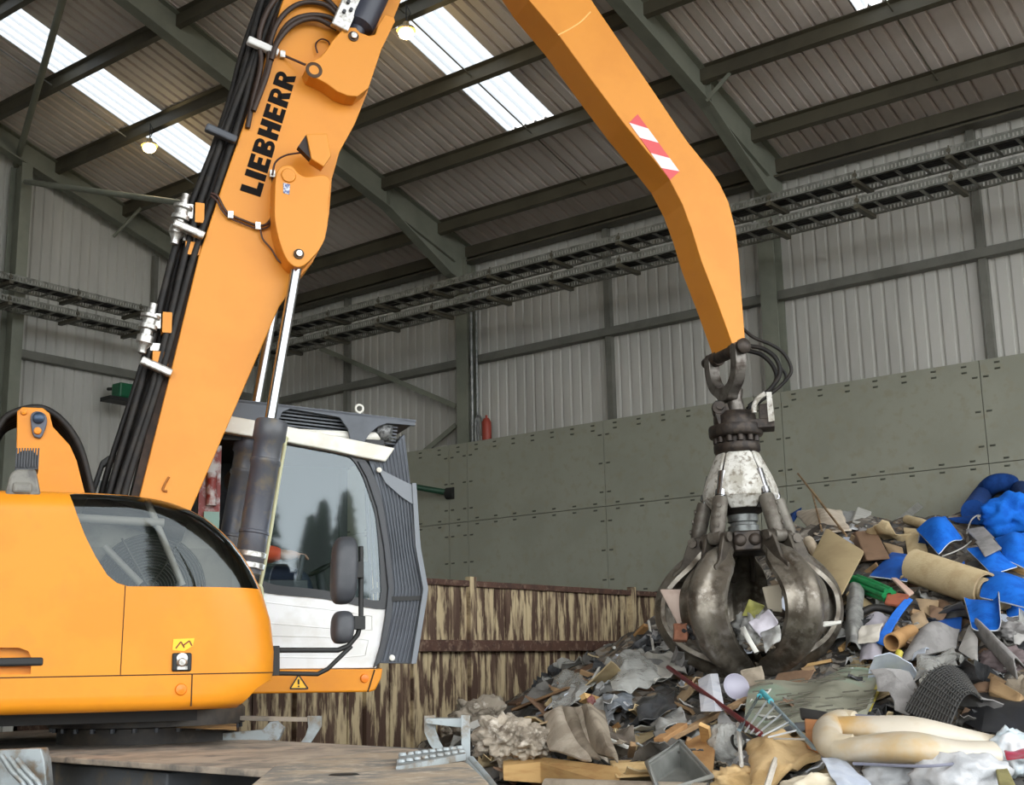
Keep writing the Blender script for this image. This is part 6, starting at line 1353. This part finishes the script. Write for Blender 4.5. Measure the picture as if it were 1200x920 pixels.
# ---------------------------------------------------------------- smaller scraps, each a thing of its own
random.seed(21)
KIND = [('cardboard_scrap', 'cardboard', [('brown', card), ('dark brown', brownb), ('tan', board)]), ('plastic_scrap', 'plastic', [('silver grey', gfilm), ('black', dfilm), ('clear', film), ('white', wbag)]),
        ('fabric_scrap', 'fabric', [('dusty', dust), ('dark grey', greyd), ('grey', greyc), ('beige', tan)]), ('timber_offcut', 'timber', [('weathered', wood_o), ('yellow', wood), ('orange', ply)]), ('paper_scrap', 'paper', [('white', paper), ('blue white', M('blue_white', (208, 216, 230)))]), ('wire_piece', 'wire', [('black', black), ('grey', galv)])]
WGT = [.2, .24, .22, .18, .1, .06]
ZONES = [((560, 850, 640, 920), 'among the insulation clumps'), ((640, 770, 720, 830), 'along the foot of the skip'), ((640, 830, 720, 900), 'around the folded carpet'), ((720, 730, 800, 790), 'at the far end of the skip'), ((720, 790, 820, 880), 'between the red pole and the clear film'), ((720, 880, 880, 920), 'in front of the grey tub'), ((800, 790, 880, 880), 'around the red pole and dish'), ((880, 780, 960, 860), 'around the drying rack'), ((880, 860, 1000, 920), 'around the tan foam sheet'),
         ((960, 700, 1030, 790), 'below the black hose loop'), ((1030, 700, 1110, 790), 'below the tan carpet roll'), ((1110, 700, 1200, 790), 'below the blue carpets at the right'), ((940, 610, 1030, 700), 'around the leaning fibre board'), ((1030, 605, 1110, 700), 'left of the blue carpets'), ((1110, 600, 1200, 700), 'among the blue carpets'), ((1000, 790, 1100, 860), 'around the black rubber mat'), ((1100, 790, 1200, 860), 'around the black crate'), ((1000, 860, 1200, 920), 'around the white bags'), ((800, 700, 960, 790), 'behind the closed grapple')]
SIZES = [('tiny', .05), ('small', .08), ('mid sized', .12), ('large', .17)]
used_l = {}
def scrap(i):
    blue_zone = ZONES[i % len(ZONES)][1] in ('among the blue carpets', 'left of the blue carpets', 'around the leaning fibre board')
    if blue_zone and (i // len(ZONES)) % 3: return
    if ZONES[i % len(ZONES)][1] in ('around the drying rack', 'around the red pole and dish', 'around the black rubber mat') and (i // len(ZONES)) % 2: return
    z, zn = ZONES[i % len(ZONES)]; nm, cat, mats = random.choices(KIND, WGT)[0]; cn, mat = random.choice(mats)
    px = random.uniform(z[0], z[2]); py = random.uniform(z[1], z[3]); sn, sz = random.choice(SIZES)
    P = hit(px, py, random.uniform(.0, .08))
    a = random.uniform(0, PI); tl = random.uniform(-.7, .7); R = Matrix.Rotation(a, 3, 'Z') @ Matrix.Rotation(tl, 3, 'X') @ Matrix.Rotation(random.uniform(-.6, .6), 3, 'Y')
    x, y, nn = R @ Vector((1, 0, 0)), R @ Vector((0, 1, 0)), R @ Vector((0, 0, 1)); m = MB(); rad = 2 if cat in ('plastic', 'fabric') else 1
    if cat in ('plastic', 'fabric', 'paper', 'cardboard'):
        n = 7; w_, h_ = sz * random.uniform(.8, 1.3), sz * random.uniform(.6, 1.2); amp = {'plastic': .35, 'fabric': .28, 'paper': .12, 'cardboard': .06}[cat] * sz; bend = random.uniform(-.3, .5) * sz; G = []; s0 = Vector((i * 1.7, i * .9, 0)); cut = random.uniform(-.4, .4)
        for r_ in range(n):
            row = []
            for c in range(n):
                u, v = c / (n - 1) * 2 - 1, r_ / (n - 1) * 2 - 1
                q = Vector((u * 3, v * 3, 0)) + s0
                row.append(P + x * (u * w_ * (1 + cut * v) + amp * .6 * noise.noise(q)) + y * (v * h_ + amp * .6 * noise.noise(q + Vector((5, 5, 5)))) + nn * (amp * 2 * noise.noise(q * 1.1) + bend * (1 - u * u)))
            G.append(row)
        m.slab(G, [[nn] * n] * n, .008 if cat != 'cardboard' else .012)
    elif cat == 'timber':
        L = sz * random.uniform(1.6, 3.2); m.box(P, (L, sz * random.uniform(.18, .5), random.uniform(.02, .045)), 0, R)
        if random.random() < .5: m.v = [tuple(Vector(v) + x * .02 * noise.noise(Vector(v) * 30)) for v in m.v]
    else:
        m.tube(spline([P + x * (t - 1.5) * sz + nn * sz * .6 * noise.noise((t * 1.3, i, 0)) + y * sz * .8 * noise.noise((t, i, 4)) for t in range(4)], 5), .008, 6)
    lab = '%s %s %s %s' % (sn, cn, {'cardboard': 'cardboard scrap', 'plastic': 'plastic scrap', 'fabric': 'fabric scrap', 'timber': 'timber offcut', 'paper': 'paper scrap', 'wire': 'length of wire'}[cat], zn)
    used_l.setdefault(lab, []).append(1)
    o = m.build(nm, mat); tag(o, lab, cat, 'loose scraps %s' % zn); return o
for i in range(430): scrap(i)
# ================================================================ DAYLIGHT
w = bpy.data.worlds.new('overcast'); SC.world = w; w.use_nodes = True
nt = w.node_tree; bg = nt.nodes['Background']
tc = nt.nodes.new('ShaderNodeTexCoord'); sp = nt.nodes.new('ShaderNodeSeparateXYZ'); mr = nt.nodes.new('ShaderNodeMapRange')
mr.inputs[1].default_value = -.02; mr.inputs[2].default_value = .9
cr = nt.nodes.new('ShaderNodeMix'); cr.data_type = 'RGBA'
cr.inputs[6].default_value = (.93, .97, 1.0, 1); cr.inputs[7].default_value = (1.0, 1.0, 1.0, 1)
nt.links.new(tc.outputs['Generated'], sp.inputs[0]); nt.links.new(sp.outputs[2], mr.inputs[0]); nt.links.new(mr.outputs[0], cr.inputs[0]); nt.links.new(cr.outputs[2], bg.inputs[0])
bg.inputs[1].default_value = 1.0
SC.view_settings.view_transform = 'Standard'; SC.view_settings.look = 'None'; SC.view_settings.gamma = 1; SC.view_settings.use_curve_mapping = False
SC.view_settings.exposure = 2.35
SC.cycles.use_denoising = True
SC.cycles.max_bounces = 10; SC.cycles.diffuse_bounces = 6; SC.cycles.glossy_bounces = 4; SC.cycles.transparent_max_bounces = 12; SC.cycles.transmission_bounces = 6
SC.cycles.sample_clamp_indirect = 8; SC.cycles.caustics_reflective = False; SC.cycles.caustics_refractive = False
m = MB(); m.bb((-120, -120, -.45), (160, 160, -.21)); struct(tag(m.build('ground', M('yard', (128, 124, 116), (112, 108, 100), scale=.5, rough=.9))))

# conifers across the yard (mirrored in the cab window)
leaf = M('conifer', (44, 62, 46), (62, 82, 58), scale=3, rough=.9); bark = M('bark', (70, 58, 46), rough=.9)
random.seed(11)
def conifer(x, y, H, R, lab):
    t = thing('conifer', lab, 'tree', (x, y, -.2), group='conifers outside')
    m = MB(); m.tube([(0, 0, 0), (0, 0, H * .9)], [.22, .05], 8); m.build('trunk', bark, t)
    m = MB()
    for i in range(230):
        q = i / 230; z = H * (.12 + .86 * q); r = R * (1 - q) ** .8 * random.uniform(.6, 1.05) + .15; a = i * 2.399 + random.uniform(-.3, .3)
        d = Vector((math.cos(a), math.sin(a), 0)); w_ = Vector((-d.y, d.x, 0)); z0 = z
        for k in range(5):
            s0 = .25 + .17 * k; P = d * r * s0 + Vector((0, 0, z0 - r * s0 * .22)); ww = r * .26 * (1.15 - s0)+.06
            m.add([P - w_ * ww, P + w_ * ww, P + d * r * .3 + Vector((0, 0, -r * .1)), P + Vector((0, 0, .22))], [(0, 1, 2), (0, 2, 3), (1, 3, 2)])
    m.build('foliage', leaf, t)
for x, y, H, R, lab in ((30, -4.9, 8.0, 1.15, 'pointed dark conifer at the open end of the row outside'), (31.5, -6.25, 7.9, .95, 'slim conifer second in the row outside'), (30.5, -8.3, 9.4, 1.5, 'tall conifer third in the row outside'), (33.5, -7.4, 7.6, 1.3, 'low conifer behind the row outside'), (30, -11.2, 10.2, 1.5, 'tallest conifer at the far end of the row outside')):
    conifer(x, y, H + .2, R, lab)
